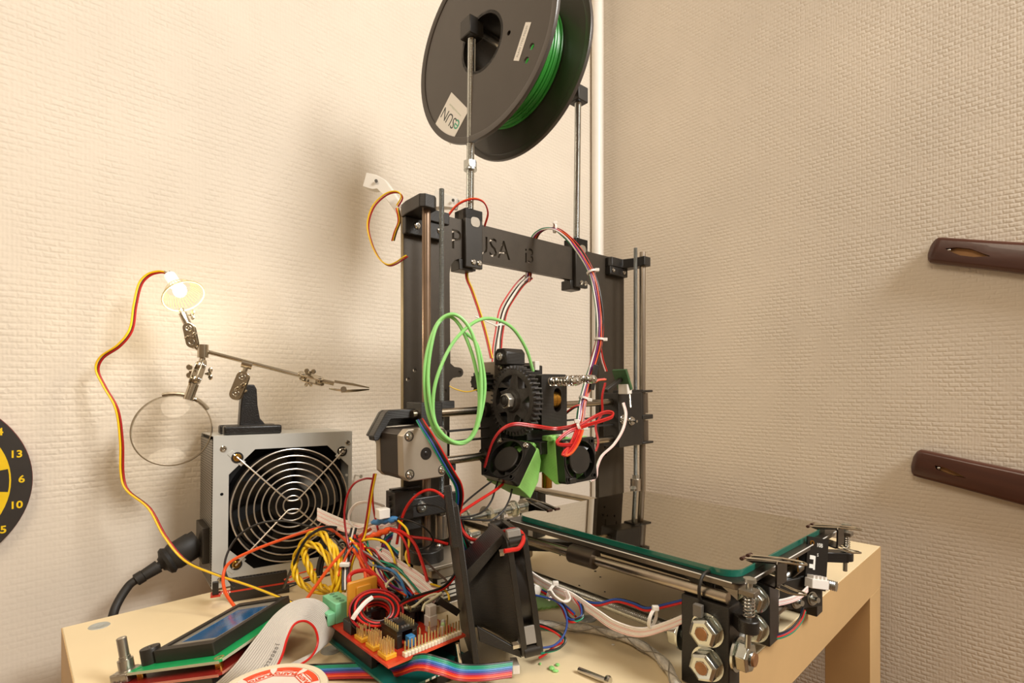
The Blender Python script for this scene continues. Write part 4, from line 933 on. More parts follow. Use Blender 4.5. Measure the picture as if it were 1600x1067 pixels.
MB().box(-30, 60, -13.2, -12.9, -16.3, -14.7).build('pcb_edge', mat('pcb_fibre_red', 'c07a68', .5), rb); MB().box(59.9, 60.2, -10, 88, -16.3, -14.7).build('pcb_edge', mat('pcb_fibre_red', 'c07a68', .5), rb)
for (x, y) in ((-8, -4), (53, -4), (-8, 82), (53, 82)): MB().cyl((x, y, -14.7), (x, y, -9.8), 2.6, n=12).build('standoff', BRASS, lc)
mb = MB().lathe([(7, 0), (7, 6), (4.6, 6.4), (4.6, 13), (3.4, 13), (3.4, 15), (3.0, 15.2), (3.0, 27), (2.2, 27.6), (.01, 27.6)], 24, (-21, -2, -14.7)); kn = mb.build('rotary_knob', mat('encoder_metal', 'b9b2a6', .28, .9, .1), lc)
MB().box(-28, -14, -9, 5, -14.7, -8.8).build('encoder_body', mat('encoder_metal', 'b9b2a6', .28, .9, .1), lc, bevel=.8)
for i in range(3): MB().cyl((-26 + i * 4, -11.5, -17), (-26 + i * 4, -10, -13), .8, n=8).build('solder_pin', STEEL, lc)
MB().lathe([(1.0, 9.3), (1.3, 10), (5.8, 10), (6, 9.4), (6, 0)], 28, (-6.5, 4, -8.2)).build('buzzer', BLK, lc)
MB().box(10, 40, 90, 96, -14, -6).build('pin_socket', BLK, lc, bevel=.4) if 0 else None
MB().box(20, 50, -8, 2, -24.5, -16.4).build('rear_socket', BLK, lc, bevel=.4)

# ------------------------------------------------------------ adapter board standing by the power supply
AM = frame(UZ(331, 946, 0), 28, 0, 0)
ad = thing('adapter_board', 'small red adapter board with long black pin socket in front of power supply', 'circuit board'); place(ad, AM)
MB().box(0, 66, 0, 4, 9, 10.6).build('board', RPCB2, ad); MB().box(-1, 7, -6, 5, 9, 10.6).build('board_tab', RPCB2, ad)
MB().box(15, 64, 0, 6, 10.6, 21).build('pin_socket', BLK, ad, bevel=.4)
for i in range(16): MB().box(16.2 + i * 3, 17.8 + i * 3, 1.4, 4.4, 21, 21.4).build('socket_slot', DARK, ad)
MB().box(14, 66, 0, 6, 0, 9).build('pin_socket', BLK, ad, bevel=.4)
MB().box(.5, 5.5, -4.5, 0, 10.6, 22).build('pin_socket', BLK, ad, bevel=.4)
for i in range(4): MB().box(8 + i * 2, 9 + i * 2, -.15, 0.05, 9.2, 10.4).build('board_mark', WLN, ad)

# ------------------------------------------------------------ motor controller: red shield on a teal board
RM = frame((-78, 331, 25), 43.6)
rp = thing('controller_shield', 'red motor controller board stacked on teal board, crowded with wires', 'circuit board', RM @ Vector((31, 50, -24)), (0, 0, 43.6))
RI = Matrix.Translation((-31, -50, 24))
def rb_(): return MB().at(RI)
rb_().box(0, 62, 0, 101, -1.6, 0).build('shield_pcb', RPCB2, rp)
rb_().box(0, 62, -.2, .05, -1.7, .05).build('pcb_edge', mat('pcb_fibre_red2', 'd5502f', .5), rp)
rb_().box(2, 64, -6, 96, -17, -15.4).build('lower_pcb', TPCB, rp)
rb_().box(5, 9, 30, 90, -15.4, -1.6).build('stack_header', BLK, rp); rb_().box(56, 60, 4, 90, -15.4, -1.6).build('stack_header', BLK, rp)
rb_().box(34, 63, -5, 90, -24, -17).build('support_tray', BLK, rp)
for i in range(5): rb_().box(24 + i * 5, 27 + i * 5, -6.2, -5.9, -17, -15.6).build('board_mark', WLN, rp)
YPL = mat('yellow_header', 'e0a92a', .45, 0, .05)
pin = rb_().box(-.35, .35, -.35, .35, 0, 9).build('pin', GOLD, rp)
bpy.data.objects.remove(pin)
PINME = None
def pin_at(x, y, z, h=9):
    global PINME
    if PINME is None: PINME = MB().box(-.38, .38, -.38, .38, 0, 1).build('pin', GOLD, rp); o = PINME
    else: o = PINME.copy(); COL.objects.link(o)
    o.location = ((RI @ Vector((x, y, z))) * .001); o.scale = (1, 1, h); return o
for k, y in enumerate((6, 22, 38)):
    rb_().box(2, 10, y, y + 11, 0, 2.8).build('pin_header', YPL, rp, bevel=.3)
    for i in range(4):
        for j in range(3): pin_at(3.4 + j * 2.54, y + 1.6 + i * 2.54, 2.4, 9)
rb_().box(2, 10, 54, 66, 0, 8.5).build('pin_header', BLK, rp, bevel=.3)
WH = mat('cream_header', 'e7dcc4', .45, 0, .04)
for i in range(18):
    rb_().box(13 + i * 2.6, 15.3 + i * 2.6, .8, 4.6, 0, 3.0).build('header_cell', WH, rp, bevel=.3); pin_at(14.1 + i * 2.6, 2.7, 2.5, 7.5)
for i in range(12): pin_at(28 + i * 2.6, 8 + (i % 3) * 3, 0, 8 + (i % 2) * 3)
# stepper driver modules
for (x, y) in ((15, 14), (38, 34), (15, 56), (40, 62)):
    d = rb_().box(x, x + 4, y, y + 21, 0, 9).box(x + 12, x + 16, y, y + 21, 0, 9).build('driver_socket', BLK, rp, bevel=.3)
    rb_().box(x - .5, x + 16.5, y - .5, y + 21.5, 11, 12.4).build('driver_pcb', PCBK, d)
    rb_().box(x + 5, x + 11, y + 8, y + 14, 12.4, 13.6).build('driver_chip', BLK, d)
    rb_().box(x, x + 4, y, y + 21, 9, 11).build('driver_pins', BLK, d); rb_().box(x + 12, x + 16, y, y + 21, 9, 11).build('driver_pins', BLK, d)
    for i in range(7):
        for xx in (x + 1.6, x + 14): pin_at(xx, y + 2 + i * 2.7, 12.2, 3.2)
    for i in range(6): rb_().box(x + 5 + (i % 3) * 2.2, x + 6.4 + (i % 3) * 2.2, y + 2 + (i // 3) * 14, y + 3.6 + (i // 3) * 14, 12.4, 13.2).build('driver_part', mat('solder', 'b8b6ae', .3, .9, .2), d)
rb_().box(20, 25, 7, 12, 2, 9).build('trim_cap', mat('blue_part', '3b7fb5', .35), rp, bevel=.4)
rb_().box(44, 50, 18, 24, 0, 19).build('plug_housing', mat('grey_nylon2', 'c9c3bb', .45), rp, bevel=.5); rb_().box(43.5, 50.5, 17.5, 24.5, 4, 12).build('plug_housing', mat('grey_nylon2', 'c9c3bb', .45), rp, bevel=.5)
for (x, y, c) in ((54, 16, 'b8d69a'), (57, 20, 'c9c6bb'), (52, 24, 'b86a50'), (50, 12, 'd2ccc0')): rb_().lathe([(1.8, 0), (1.8, 4), (1.2, 5.4), (.01, 5.8)], 12, (x, y, 0)).build('led', mat('led_' + c, c, .3), rp)
# screw terminal and fuse
tg = rb_().box(2, 15, 78, 101, 0, 15).box(-4, 2, 78, 101, 0, 9).build('screw_terminal', mat('terminal_green', '7cc79a', .45, 0, .06), rp, bevel=.6)
for i in range(4):
    rb_().lathe([(.01, -1), (2.0, -1), (2.0, .15), (.01, .15)], 14, (8.5, 81.5 + i * 5.6, 15)).build('terminal_screw', mat('green_dark', '4d8a68', .5), tg)
    rb_().box(-4.2, -3.9, 79.6 + i * 5.6, 83.4 + i * 5.6, 2, 7).build('terminal_slot', DARK, tg)
fu = rb_().prism(rrect(8, 32, 5, 31, 2), 70, 73, 'y').build('fuse', mat('fuse_yellow', 'd8932c', .42, 0, .06), rp, bevel=.7)
rb_().prism(rrect(14, 26, 10, 27, 1.5), 68.6, 70.4, 'y').build('fuse_ridge', mat('fuse_yellow', 'd8932c', .42, 0, .06), fu, bevel=.5)
rb_().box(30, 42, 84, 90, 0, 20).build('power_transistor', BLK, rp, bevel=.4); rb_().box(31, 41, 89.5, 91, 12, 24).build('transistor_tab', STEEL, rp)
rb_().box(48, 60, 40, 84, 0, 14).build('plug_row', BLK, rp, bevel=.4); rb_().box(36, 46, 86, 99, 0, 12).build('capacitor_block', BLK, rp, bevel=.4)
for i in range(10): pin_at(50 + (i % 2) * 3, 44 + i * 3.4, 14, 5)

# ------------------------------------------------------------ cooling fan on printed funnel
FM = frame((-25.5, 363, 8), 12, -6, -7)
fm = thing('fan_funnel', 'black cooling fan on printed funnel and upright plate beside red board', 'fan'); place(fm, FM)
MB().box(-2.2, 2.2, -14, 62, 5, 112).box(-6, -1, -14, -9, 84, 126).build('mount_plate', PRN, fm, bevel=.8)
mb = MB(); secs = []
n = 24
def sq(t, hw, hh, p):
    c, s = math.cos(t), math.sin(t); return (math.copysign(abs(c) ** (2 / p), c) * hw, math.copysign(abs(s) ** (2 / p), s) * hh)
rows = [(2, 24, 22, 4, 24, 44), (10, 24, 24, 4, 24, 44), (20, 31, 31, 3.5, 24, 44), (27, 37, 38, 3, 24, 44), (31, 39, 40, 6, 24, 44)]
vs_ = []; fs = []
for (x, hw, hh_, p, cy, cz) in rows:
    for i in range(n):
        a, b = sq(2 * math.pi * i / n, hw, hh_, p); vs_.append((x, cy + a, cz + b))
for j in range(len(rows) - 1): fs += [(j * n + i, j * n + (i + 1) % n, (j + 1) * n + (i + 1) % n, (j + 1) * n + i) for i in range(n)]
mb.add(vs_, fs); mb.prism([(-14, 70), (2, 60), (2, 66), (-14, 78)], 0, 30, 'x') if 0 else None
mb.build('funnel', PRN, fm)
MB().prism([(4, 30), (31, 8), (31, 3), (4, 20)], -12, -9, 'y').build('brace', PRN, fm, bevel=.4); MB().prism([(2, 66), (31, 86), (31, 80), (2, 56)], -6, 40, 'y').build('brace', PRN, fm, bevel=.4)
for x0 in (31, 42):
    plate2d('fan_flange', [rrect(-16, 64, 4, 84, 4), ngon(40, 37.5, 24, 44)], 4, BLK, fm, Matrix.Translation((x0 + 2, 0, 0)) @ YZ, bevel=.5)
MB().lathe([(37.5, 33), (39.2, 33), (39.2, 43), (37.5, 43)], 48, (0, 24, 44), (1, 0, 0), True).build('fan_barrel', BLK2, fm)
for (y, z) in ((-13, 7), (61, 7), (-13, 81), (61, 81)): MB().cyl((33, y, z), (44, y, z), 4, n=14).build('corner_post', BLK, fm)
MB().box(34, 43, -15.8, -14, 12, 24).build('fan_side_clip', mat('grey_plastic', '8e8a84', .45), fm, bevel=.4); MB().box(32.5, 42, -15, -8, 80, 89).build('fan_top_clip', mat('grey_plastic', '8e8a84', .45), fm, bevel=.6)
MB().lathe([(.01, 34), (17, 34), (18, 36), (18, 43), (.01, 43)], 32, (0, 24, 44), (1, 0, 0)).build('fan_hub', BLK2, fm)
for (y, z) in ((-9, 74), (-11, 12)): MB().lathe([(.01, 5), (2.6, 5), (2.6, 0), (.01, 0)], 6, (31, y, z), (-1, 0, 0)).build('mount_nut', STEEL, fm)
MB().cyl((-10, -9, 7), (-10.5, -9, 21), 1.6, n=12).build('foot_bolt', STEEL, fm)
MB().prism([(-13, -8), (-2, -14), (3, -14), (3, 20), (-13, 10)], 0, 5).build('foot', PRN, fm, bevel=.8)

# ------------------------------------------------------------ roll of tape at the near edge
tr = thing('tape_roll', 'roll of cream tape with orange printed core label', 'tape roll', (-139, 304, 0))
CRM = mat('cream_tape', 'ded2b6', .5, 0, .04); ORP = mat('orange_print', 'e0481c', .5); PKW = mat('pale_print', 'ead9cd', .5)
MB().lathe([(7, 0), (30.5, 0), (31.2, 1), (31.2, 24), (30.5, 25), (26.6, 25), (26.4, 24.4), (7, 24.4)], 72, closed=True).build('tape', CRM, tr)
MB().lathe([(7.2, 24.4), (26.3, 24.4), (26.3, 24.7), (7.2, 24.7)], 72, closed=True).build('core_label', PKW, tr)
for i in range(8):
    a0 = rad(45 * i + 26); pts = [(25.8 * math.cos(a0 + rad(36) * t / 6), 25.8 * math.sin(a0 + rad(36) * t / 6)) for t in range(7)] + [(22.4 * math.cos(a0 + rad(36) * (6 - t) / 6), 22.4 * math.sin(a0 + rad(36) * (6 - t) / 6)) for t in range(7)]
    MB().prism(pts, 24.68, 24.95).build('printed_block', ORP, tr)
    a = a0 + rad(18); M = Matrix.Rotation(a, 4, 'Z') @ Matrix.Translation((18.6, 0, 24.9)) @ Matrix.Rotation(rad(90), 4, 'Z')
    fr = plate2d('print_frame', [rrect(-7, 7, -2.9, 2.9, .4), rrect(-6.5, 6.5, -2.4, 2.4, .4)], .15, ORP, tr, M)
    text('print_word', 'PLASTO', 3.6, ORP, tr, M, .12, bold=.12)

# ------------------------------------------------------------ loose things on the table
gpc = thing('printed_scrap', 'flat green printed offcut lying under the threaded rod', 'plastic scrap', UZ(842, 944), (14, 0, 18))
zz = [(-17, -12)] + [(-15 + i * 2.6, -12 + (1.0 if i % 2 else -.4)) for i in range(13)] + [(19, -4), (16, 22), (-15, 20)]
MB().prism(zz, .2, 5).build('offcut', mat('pale_green_print', 'a5dd8a', .45, 0, .05), gpc, bevel=.4)
LBOLT = frame(UZ(929, 1055, 3.0), -42)
lb = thing('loose_bolt', 'small steel bolt lying loose near the front edge', 'bolt'); place(lb, Matrix.Translation(LBOLT.translation - Vector((0, 0, 3.0))) @ Matrix.Rotation(rad(-42), 4, 'Z'))
MB().cyl((-13, 0, 2.2), (9, 0, 2.8), 1.9, n=14).build('shank', STEEL, lb); MB().lathe([(1.9, 0), (3.0, .2), (3.4, 2), (2.6, 3.4), (.01, 3.6)], 16, (9, 0, 3.4), (1, 0, 0)).build('head', STEEL, lb)
random.seed(3)
def crumb(x, y, r, m, name, label, cat, grp):
    p = UZ(x, y); mb = MB(); mb.sphere(p + Vector((0, 0, r * .5)), r, 8, 5, (random.uniform(.8, 1.6), random.uniform(.8, 1.4), .5))
    tag(mb.build(name, m, smooth=0), label, cat, grp)
for (x, y, r) in ((862, 1046, 2.3), (871, 1040, 1.6), (868, 1050, 1.8), (844, 1038, 1.2)): crumb(x, y, r, FIL, 'green_crumb', 'tiny crumb of green plastic on the table', 'plastic scrap', 'green crumbs on the table')
for (x, y, r) in ((875, 868, 1.2), (885, 860, 1.0), (930, 893, 1.0), (938, 902, .9), (905, 915, .8), (945, 925, .8), (922, 884, 1.1), (900, 872, .9)): crumb(x, y, r, BLK, 'black_shaving', 'tiny black plastic shaving under the printer bed', 'plastic scrap', 'black shavings under the bed')
for (x, y, r) in ((917, 972, 1.0), (930, 968, 1.4), (958, 1008, 1.0)): crumb(x, y, r, WHT, 'white_crumb', 'tiny white plastic crumb on the table', 'plastic scrap', 'white crumbs on the table')

# white printed camera arm behind the frame
wa = thing('white_bracket', 'white printed bracket arm fixed behind the left frame post', 'bracket', U(632, 335, 512))
def loft2d(path, ws, th, m, name, par):
    """curved strip seen from the front: path px points, widths mm, thickness mm along the view"""
    P = px(path); vs_ = []; fs = []; N = len(P)
    for i, p in enumerate(P):
        t = (P[min(i + 1, N - 1)] - P[max(i - 1, 0)]).normalized(); u = Vector((0, 1, 0)).cross(t).normalized()
        for a, b in ((-1, -1), (1, -1), (1, 1), (-1, 1)): vs_.append(p + u * ws[i] * .5 * a + Vector((.25, 1, 0)).normalized() * th * .5 * b)
    for i in range(N - 1): fs += [(i * 4 + j, i * 4 + (j + 1) % 4, i * 4 + 4 + (j + 1) % 4, i * 4 + 4 + j) for j in range(4)]
    fs += [(3, 2, 1, 0), (N * 4 - 4, N * 4 - 3, N * 4 - 2, N * 4 - 1)]
    return MB().add(vs_, fs).build(name, m, par, world=True, bevel=.5)
loft2d([(573, 283, 520), (588, 287, 520), (598, 290, 520), (608, 302, 518), (618, 317, 516), (628, 330, 514), (636, 342, 512)], [14, 15, 12, 10, 9, 10, 11], 9, WPL, 'arm', wa)
MB().lathe([(.01, 1), (1.6, 1), (1.6, 0), (.01, 0)], 12, U(588, 283, 514), (0, -1, 0)).build('screw_hole', BLK, wa, world=True)
wb = thing('white_block', 'small white printed block behind the top bar by the left clamp', 'bracket', U(698, 325, 556))
loft2d([(680, 312, 556), (690, 314, 556), (700, 316, 556), (714, 319, 556)], [20, 16, 13, 11], 10, WPL, 'block', wb)
MB().lathe([(.01, 1), (1.5, 1), (1.5, 0), (.01, 0)], 12, U(708, 313, 549), (0, -1, 0)).build('screw_hole', BLK, wb, world=True)
# nail in the left wall
np_ = Vector(((555 - 800) / FPX, 1, -(742 - HORY) / FPX)); t_ = (WL) / np_.dot(BX); np_ = np_ * t_ + Vector((0, 0, CAMH))
nl = MB().cyl(np_ + BX * 2, np_ - BX * 16, .9, n=10); nl.lathe([(2.4, -.6), (2.4, .6)], 14, np_ - BX * 16, BX)
tag(nl.build('wall_nail', STEEL), 'bare nail sticking out of wall beside the power supply', 'nail')

# ------------------------------------------------------------ coil of loose green filament
fl = [(833, 580, 496), (822, 545, 488), (800, 512, 475), (770, 498, 462), (742, 503, 450), (712, 530, 440), (692, 565, 432), (679, 605, 428), (677, 645, 428), (686, 674, 430), (702, 688, 432), (722, 691, 434), (738, 682, 437), (748, 655, 440), (752, 610, 444), (749, 565, 446), (738, 522, 446), (722, 498, 444), (704, 491, 441), (685, 503, 438), (671, 535, 434), (664, 572, 431), (664, 612, 430), (670, 650, 430), (684, 680, 432), (706, 692, 435), (728, 690, 438), (743, 668, 441), (749, 630, 445), (746, 590, 448), (736, 548, 449), (718, 508, 447), (700, 494, 443), (683, 508, 437), (674, 540, 433), (669, 580, 430), (671, 620, 428), (680, 660, 428), (698, 684, 430), (722, 693, 434), (742, 676, 440), (755, 630, 446), (757, 590, 450), (746, 540, 452), (728, 520, 452)]
tag(wire('filament_strand', fl, 1.5, FIL, None, 8, 10), 'loose coil of pale green filament looping into the extruder', 'filament')
# clear braided sleeve
BRD = mat('braid_sleeve', 'e0dace', .35, .1, .2, 260, .9, 700)
P = smooth_path([UZ(x, y, 4.2) for x, y in ((838, 976), (880, 978), (925, 983), (970, 994), (1010, 1013), (1038, 1036), (1056, 1068), (1062, 1100))], 6)
sl = thing('braided_sleeve', 'clear silvery braided cable sleeve snaking across the table', 'cable sleeve', P[0] - Vector((0, 0, 4.2)))
MB().tube(P, 3.1, 10).build('tube', BRD, sl, world=True)
for k in range(8):
    q = []; prev = None; s_ = 0
    for i in range(len(P) * 4 - 4):
        a, b = P[i // 4], P[min(i // 4 + 1, len(P) - 1)]; p = a.lerp(b, (i % 4) / 4); t = (b - a).normalized() if (b - a).length > 1e-6 else Vector((1, 0, 0)); u = t.cross(Z3).normalized(); w = u.cross(t)
        s_ += (b - a).length / 4; an = (s_ / 9 * (1 if k % 2 else -1)) + k * math.pi / 2; q.append(p + (u * math.cos(an) + w * math.sin(an)) * 3.5)
    MB().tube(q, .42, 5).build('braid_strand', mat('braid_wire', 'e4ded2', .25, .4, .1), sl, world=True)
# ------------------------------------------------------------ wires
random.seed(11)
def loom(name, label, first, cat='cable', group=None):
    return thing(name, label, cat, U(*first), group=group)
def ribbon(parent, pts, wv, cols, pitch, r, k=6, raw=False, name='strand'):
    """flat cable: centre line, width vectors, one strand for each colour"""
    P = smooth_path(pts if raw else px(pts), k); Wv = smooth_path([Vector(w).normalized() for w in wv], k); n = len(cols); runs = []
    for i, c in enumerate(cols):
        off = (i - (n - 1) / 2) * pitch; runs.append((c, [p + w.normalized() * off for p, w in zip(P, Wv)]))
    return runs
def ribbon_build(parent, runs, r, name='strand'):
    for c, q in runs: MB().tube(q, r, 6).build(name, WIRE[c] if isinstance(c, str) else c, parent, world=True)
def ties(parent, pts, r=2.6, m=None):
    """zip ties: (px, py, D, direction)"""
    for (x, y, D, d) in pts:
        c = U(x, y, D); d = Vector(d).normalized(); MB().lathe([(r, -1.1), (r + .8, -1.1), (r + .8, 1.1), (r, 1.1)], 20, c, d, True).build('zip_tie', m or WHT, parent, world=True)
        u = d.cross(Vector((0, 1, 0))); u = u.normalized() if u.length > .1 else X3
        a = c + u * (r + 1.8) - Vector((0, 1, 0)); MB().at(Matrix.Translation(a)).box(-2.3, 2.3, -1.6, 1.6, -1.7, 1.7).build('tie_head', m or WHT, parent, world=True, bevel=.5)

# bulb lead
bl = loom('bulb_lead', 'yellow and red lead hanging in a long curve from the bulb', (152, 580, 505))
bp0 = bc - bd * 34
path = [(260, 426, 523), (248, 425, 522), (232, 430, 521), (219, 445, 518), (211, 478, 514), (205, 515, 511), (186, 540, 508), (160, 558, 506), (152, 578, 505), (164, 605, 503), (183, 640, 501), (190, 690, 498), (191, 740, 494), (200, 767, 490), (234, 795, 486), (258, 838, 480), (290, 876, 474), (335, 897, 466), (395, 917, 452), (455, 941, 436), (492, 957, 424)]
strands(path, [(-1.1, -.6, .7), (1.0, .3, -.6), (.1, .9, .1)], .95, ['yellow', 'dred', 'brown'], bl)
# display ribbon cable
gr_ = mat('ribbon_grey', 'c3bcb2', .45, 0, .05); rc = loom('ribbon_cable', 'grey flat ribbon cable with red edge curling in a loop', (440, 1040, 330), 'ribbon cable')
pts = [UZ(352, 1085, 8), U(393, 1050, 330), U(420, 1012, 344), U(440, 978, 358), U(461, 957, 371), U(484, 953, 380), U(503, 966, 384), U(510, 990, 382), U(500, 1014, 374), U(474, 1032, 362), U(446, 1046, 350), U(420, 1060, 340)]
wv = [(.95, .15, -.2), (.93, .1, -.3), (.85, -.3, -.42), (.6, -.65, -.46), (.3, -.88, -.36), (.05, -.95, -.28), (-.12, -.97, -.18), (-.2, -.97, -.1), (-.2, -.97, 0), (-.1, -.97, .1), (0, -.97, .15), (0, -.97, .15)]
runs = ribbon(rc, pts, wv, ['g'] * 15 + ['dred'], 1.5, .8, raw=True)
mb = MB()
for c, q in runs[:-1]: mb.tube(q, .66, 6)
mb.build('ribbon', gr_, rc, world=True); ribbon_build(rc, [(WIRE['red'], runs[-1][1])], .82, 'edge_strand')
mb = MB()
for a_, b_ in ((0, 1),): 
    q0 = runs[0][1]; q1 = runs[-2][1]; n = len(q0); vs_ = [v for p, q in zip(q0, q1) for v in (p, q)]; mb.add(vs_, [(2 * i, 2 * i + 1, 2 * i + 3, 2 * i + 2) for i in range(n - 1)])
mb.build('shaded_web', mat('shaded_web', '8f8880', .5), rc, world=True)  # darker than the ribbon: groove shade between strands put into the colour
mid = runs[11][1]; k_ = 10
for j, chs in enumerate(('Z', 'O', 'L', '4', '0', '8', '0', 'J')):
    i = 7 + j; 
    if i + 1 >= len(mid): break
    t = (mid[i + 1] - mid[i]).normalized(); nn = t.cross(runs[-1][1][i] - runs[0][1][i]).normalized(); nn = nn if nn.y < 0 or nn.z > 0 else -nn; u = nn.cross(t)
    M = Matrix(((t.x, u.x, nn.x, 0), (t.y, u.y, nn.y, 0), (t.z, u.z, nn.z, 0), (0, 0, 0, 1))); M.translation = mid[i] + nn * 1.0
    I = wmat(rc).inverted(); L_ = I.copy(); L_.translation = I.translation * 1000
    text('ribbon_print', chs, 3.4, mat('thin_ink2', '6d6a66', .6), rc, L_ @ M @ Matrix.Rotation(rad(180), 4, 'Z'), .1)
# rainbow ribbon along the front
rw = loom('rainbow_ribbon', 'rainbow coloured flat cable running along the near edge to the fan', (640, 1045, 336), 'ribbon cable')
pts = [UZ(440, 1052, 3), UZ(505, 1049, 4), UZ(560, 1047, 6), UZ(615, 1046, 10), U(655, 1034, 334), U(690, 1041, 332), UZ(720, 1050, 18), UZ(760, 1050, 16), UZ(800, 1045, 14)]
ribbon_build(rw, ribbon(rw, pts, [(.05, .9, .42)] * 9, ['dred', 'orange', 'red', 'purple', 'blue', 'sky', 'green', 'green', 'black'][::1], 1.35, .8, raw=True), .78)
MB().at(frame(UZ(803, 1040, 7), 10)).box(-2, 3, -6, 6, -3, 3).build('plug', WHT, rw, world=True, bevel=.4)

# X motor lead
xl = loom('motor_lead', 'teal, blue, black and red lead draped down the silver motor', (655, 657, 430))
strands([(655, 656, 434), (662, 668, 418), (676, 690, 408), (692, 718, 406), (706, 742, 408), (715, 758, 412), (718, 776, 416), (715, 796, 420), (708, 812, 424)], [(-2.2, .5, -.6), (-.9, 0, 0), (.3, .3, 0), (1.6, -.2, .5), (2.8, .3, .9)], .72, ['green', 'blue', 'black', 'black', 'red'], xl)
# Endstop pair leaving the motor underside to the tangle
ya = loom('switch_lead', 'dark red and yellow lead dropping from under the silver motor', (580, 800, 445))
strands([(586, 740, 448), (580, 770, 446), (574, 810, 446), (568, 838, 444), (556, 862, 440), (548, 885, 436), (546, 915, 428)], [(-.8, 0, 0), (.9, -.2, .2), (0, 1.2, 0)], .85, ['dred', 'yellow', 'black'], ya)
# loops at the left bracket
lp = loom('spare_lead', 'spare red and yellow lead looping left of the frame top', (574, 350, 505))
strands([(621, 322, 508), (628, 308, 505), (620, 300, 503), (603, 304, 503), (584, 322, 504), (575, 350, 505), (580, 378, 505), (592, 403, 504), (606, 414, 503), (619, 411, 502), (632, 402, 500), (640, 398, 512)], [(-.6, -.4, .5), (.6, .3, -.5)], .75, ['yellow', 'dred'], lp)
strands([(621, 325, 508), (624, 345, 506), (618, 362, 505), (614, 376, 505)], [(0, 0, 0), (-1.1, 0, -.3), (.9, .5, 0)], .75, ['yellow', 'red', 'brown'], lp)
bl2 = loom('bar_lead', 'red and yellow lead arching over the left stand clamp', (735, 312, 548))
strands([(688, 356, 546), (700, 336, 545), (716, 318, 545), (738, 310, 547), (755, 315, 552), (762, 332, 558), (757, 352, 564)], [(0, 0, 0), (.5, 0, -1.0)], .75, ['orange', 'dred'], bl2)
strands([(736, 402, 562), (729, 430, 560), (738, 455, 562), (750, 490, 562), (760, 525, 560), (768, 560, 556)], [(-.9, 0, 0), (.2, .8, 0), (1.0, 0, .2)], .85, ['red', 'black', 'yellow'], bl2)
wire('wire', [(702, 603, 510), (712, 608, 512), (730, 612, 514), (750, 607, 516), (762, 600, 515)], .6, 'yellow', bl2)

# print head loom
hl = loom('print_head_loom', 'thick multicoloured wire loom arching over the frame to the print head', (930, 460, 560))
pth = [(824, 440, 618), (829, 405, 622), (833, 376, 618), (845, 360, 606), (866, 357, 590), (886, 370, 578), (905, 393, 570), (924, 425, 562), (932, 455, 558), (937, 495, 555), (936, 530, 552), (930, 560, 548), (920, 590, 543), (912, 622, 536), (908, 645, 528), (905, 668, 520)]
cols = ['red', 'white', 'blue', 'black', 'red', 'green', 'white', 'purple', 'orange', 'black', 'pink']
offs = []
for i in range(11):
    a = 2 * math.pi * i / 10; offs.append((0, 0, 0) if i == 10 else (3.2 * math.cos(a), 2.6 * math.sin(a), 1.2 * math.sin(a)))
strands(pth, offs, .85, cols, hl, jitter=.7)
ties(hl, [(867, 357, 590, (1, .2, 0)), (924, 425, 562, (.35, -.2, -1)), (936, 530, 552, (-.05, -.1, -1)), (912, 622, 536, (-.3, -.2, -1)), (905, 667, 520, (-.2, -.1, -1))], 4.4)
strands([(826, 432, 618), (812, 445, 612), (796, 468, 598), (786, 488, 585), (779, 520, 572), (776, 548, 562), (774, 575, 552)], [(-4, 0, 2), (-1.2, 1, 0), (1.2, -1, 0), (3.2, 0, -1), (5, 1, -1)], .85, ['red', 'black', 'white', 'brown', 'red'], hl, jitter=.8)
ties(hl, [(778, 508, 578, (.2, 0, -1))], 3.4)
wire('wire', [(742, 494, 560), (760, 502, 565), (778, 510, 572)], .7, 'white', hl)
strands([(936, 540, 552), (940, 562, 555), (946, 580, 560)], [(0, 0, 0), (1.6, 0, 0)], .8, ['pink', 'red'], hl)
strands([(910, 632, 532), (900, 634, 530), (890, 640, 532), (878, 650, 536)], [(0, 0, 0), (.4, .3, -1.2)], .8, ['red', 'black'], hl)
strands([(945, 592, 556), (930, 595, 550), (918, 612, 542), (912, 630, 535)], [(0, 0, 0), (1.2, 0, -.6)], .95, ['red', 'orange'], hl)
strands([(945, 598, 558), (940, 620, 556), (940, 645, 556), (930, 665, 548), (934, 690, 540), (930, 705, 536)], [(0, 0, 0), (1, 0, 0)], .75, ['red', 'dred'], hl)
MB().at(frame(U(928, 588, 540), 20, 0, 12)).box(-2.4, 2.4, -2, 2, -14, 12).build('inline_plug', BLK, hl, world=True, bevel=.4)
# fan lead
fa = loom('fan_lead', 'red twin lead bunched with white tie above the right fan', (905, 668, 500))
strands([(757, 730, 452), (762, 712, 448), (770, 690, 446), (784, 672, 446), (804, 664, 448), (835, 667, 456), (865, 671, 470), (890, 668, 470), (906, 662, 466)], [(0, 0, 0), (.6, .5, 1.5)], .95, ['dred', 'red'], fa)
strands([(906, 664, 462), (925, 652, 467), (945, 643, 470), (957, 644, 470), (956, 650, 468), (940, 656, 465), (920, 662, 462), (904, 668, 459)], [(0, 0, 0), (-.4, .5, -1.6)], 1.0, ['red', 'red'], fa)
strands([(904, 668, 458), (890, 672, 452), (874, 684, 446), (870, 692, 444), (886, 694, 444), (900, 690, 446), (905, 676, 452)], [(0, 0, 0), (.5, -.5, -1.4)], 1.0, ['red', 'dred'], fa)
strands([(904, 668, 458), (900, 680, 450), (892, 698, 444), (884, 706, 440), (882, 712, 438), (892, 706, 439), (902, 690, 444), (908, 672, 454)], [(0, 0, 0), (1.5, -.5, 0), (-1.5, .6, .5)], 1.0, ['red', 'orange', 'red'], fa)
ties(fa, [(905, 667, 458, (1, -.2, .4))], 3.6)
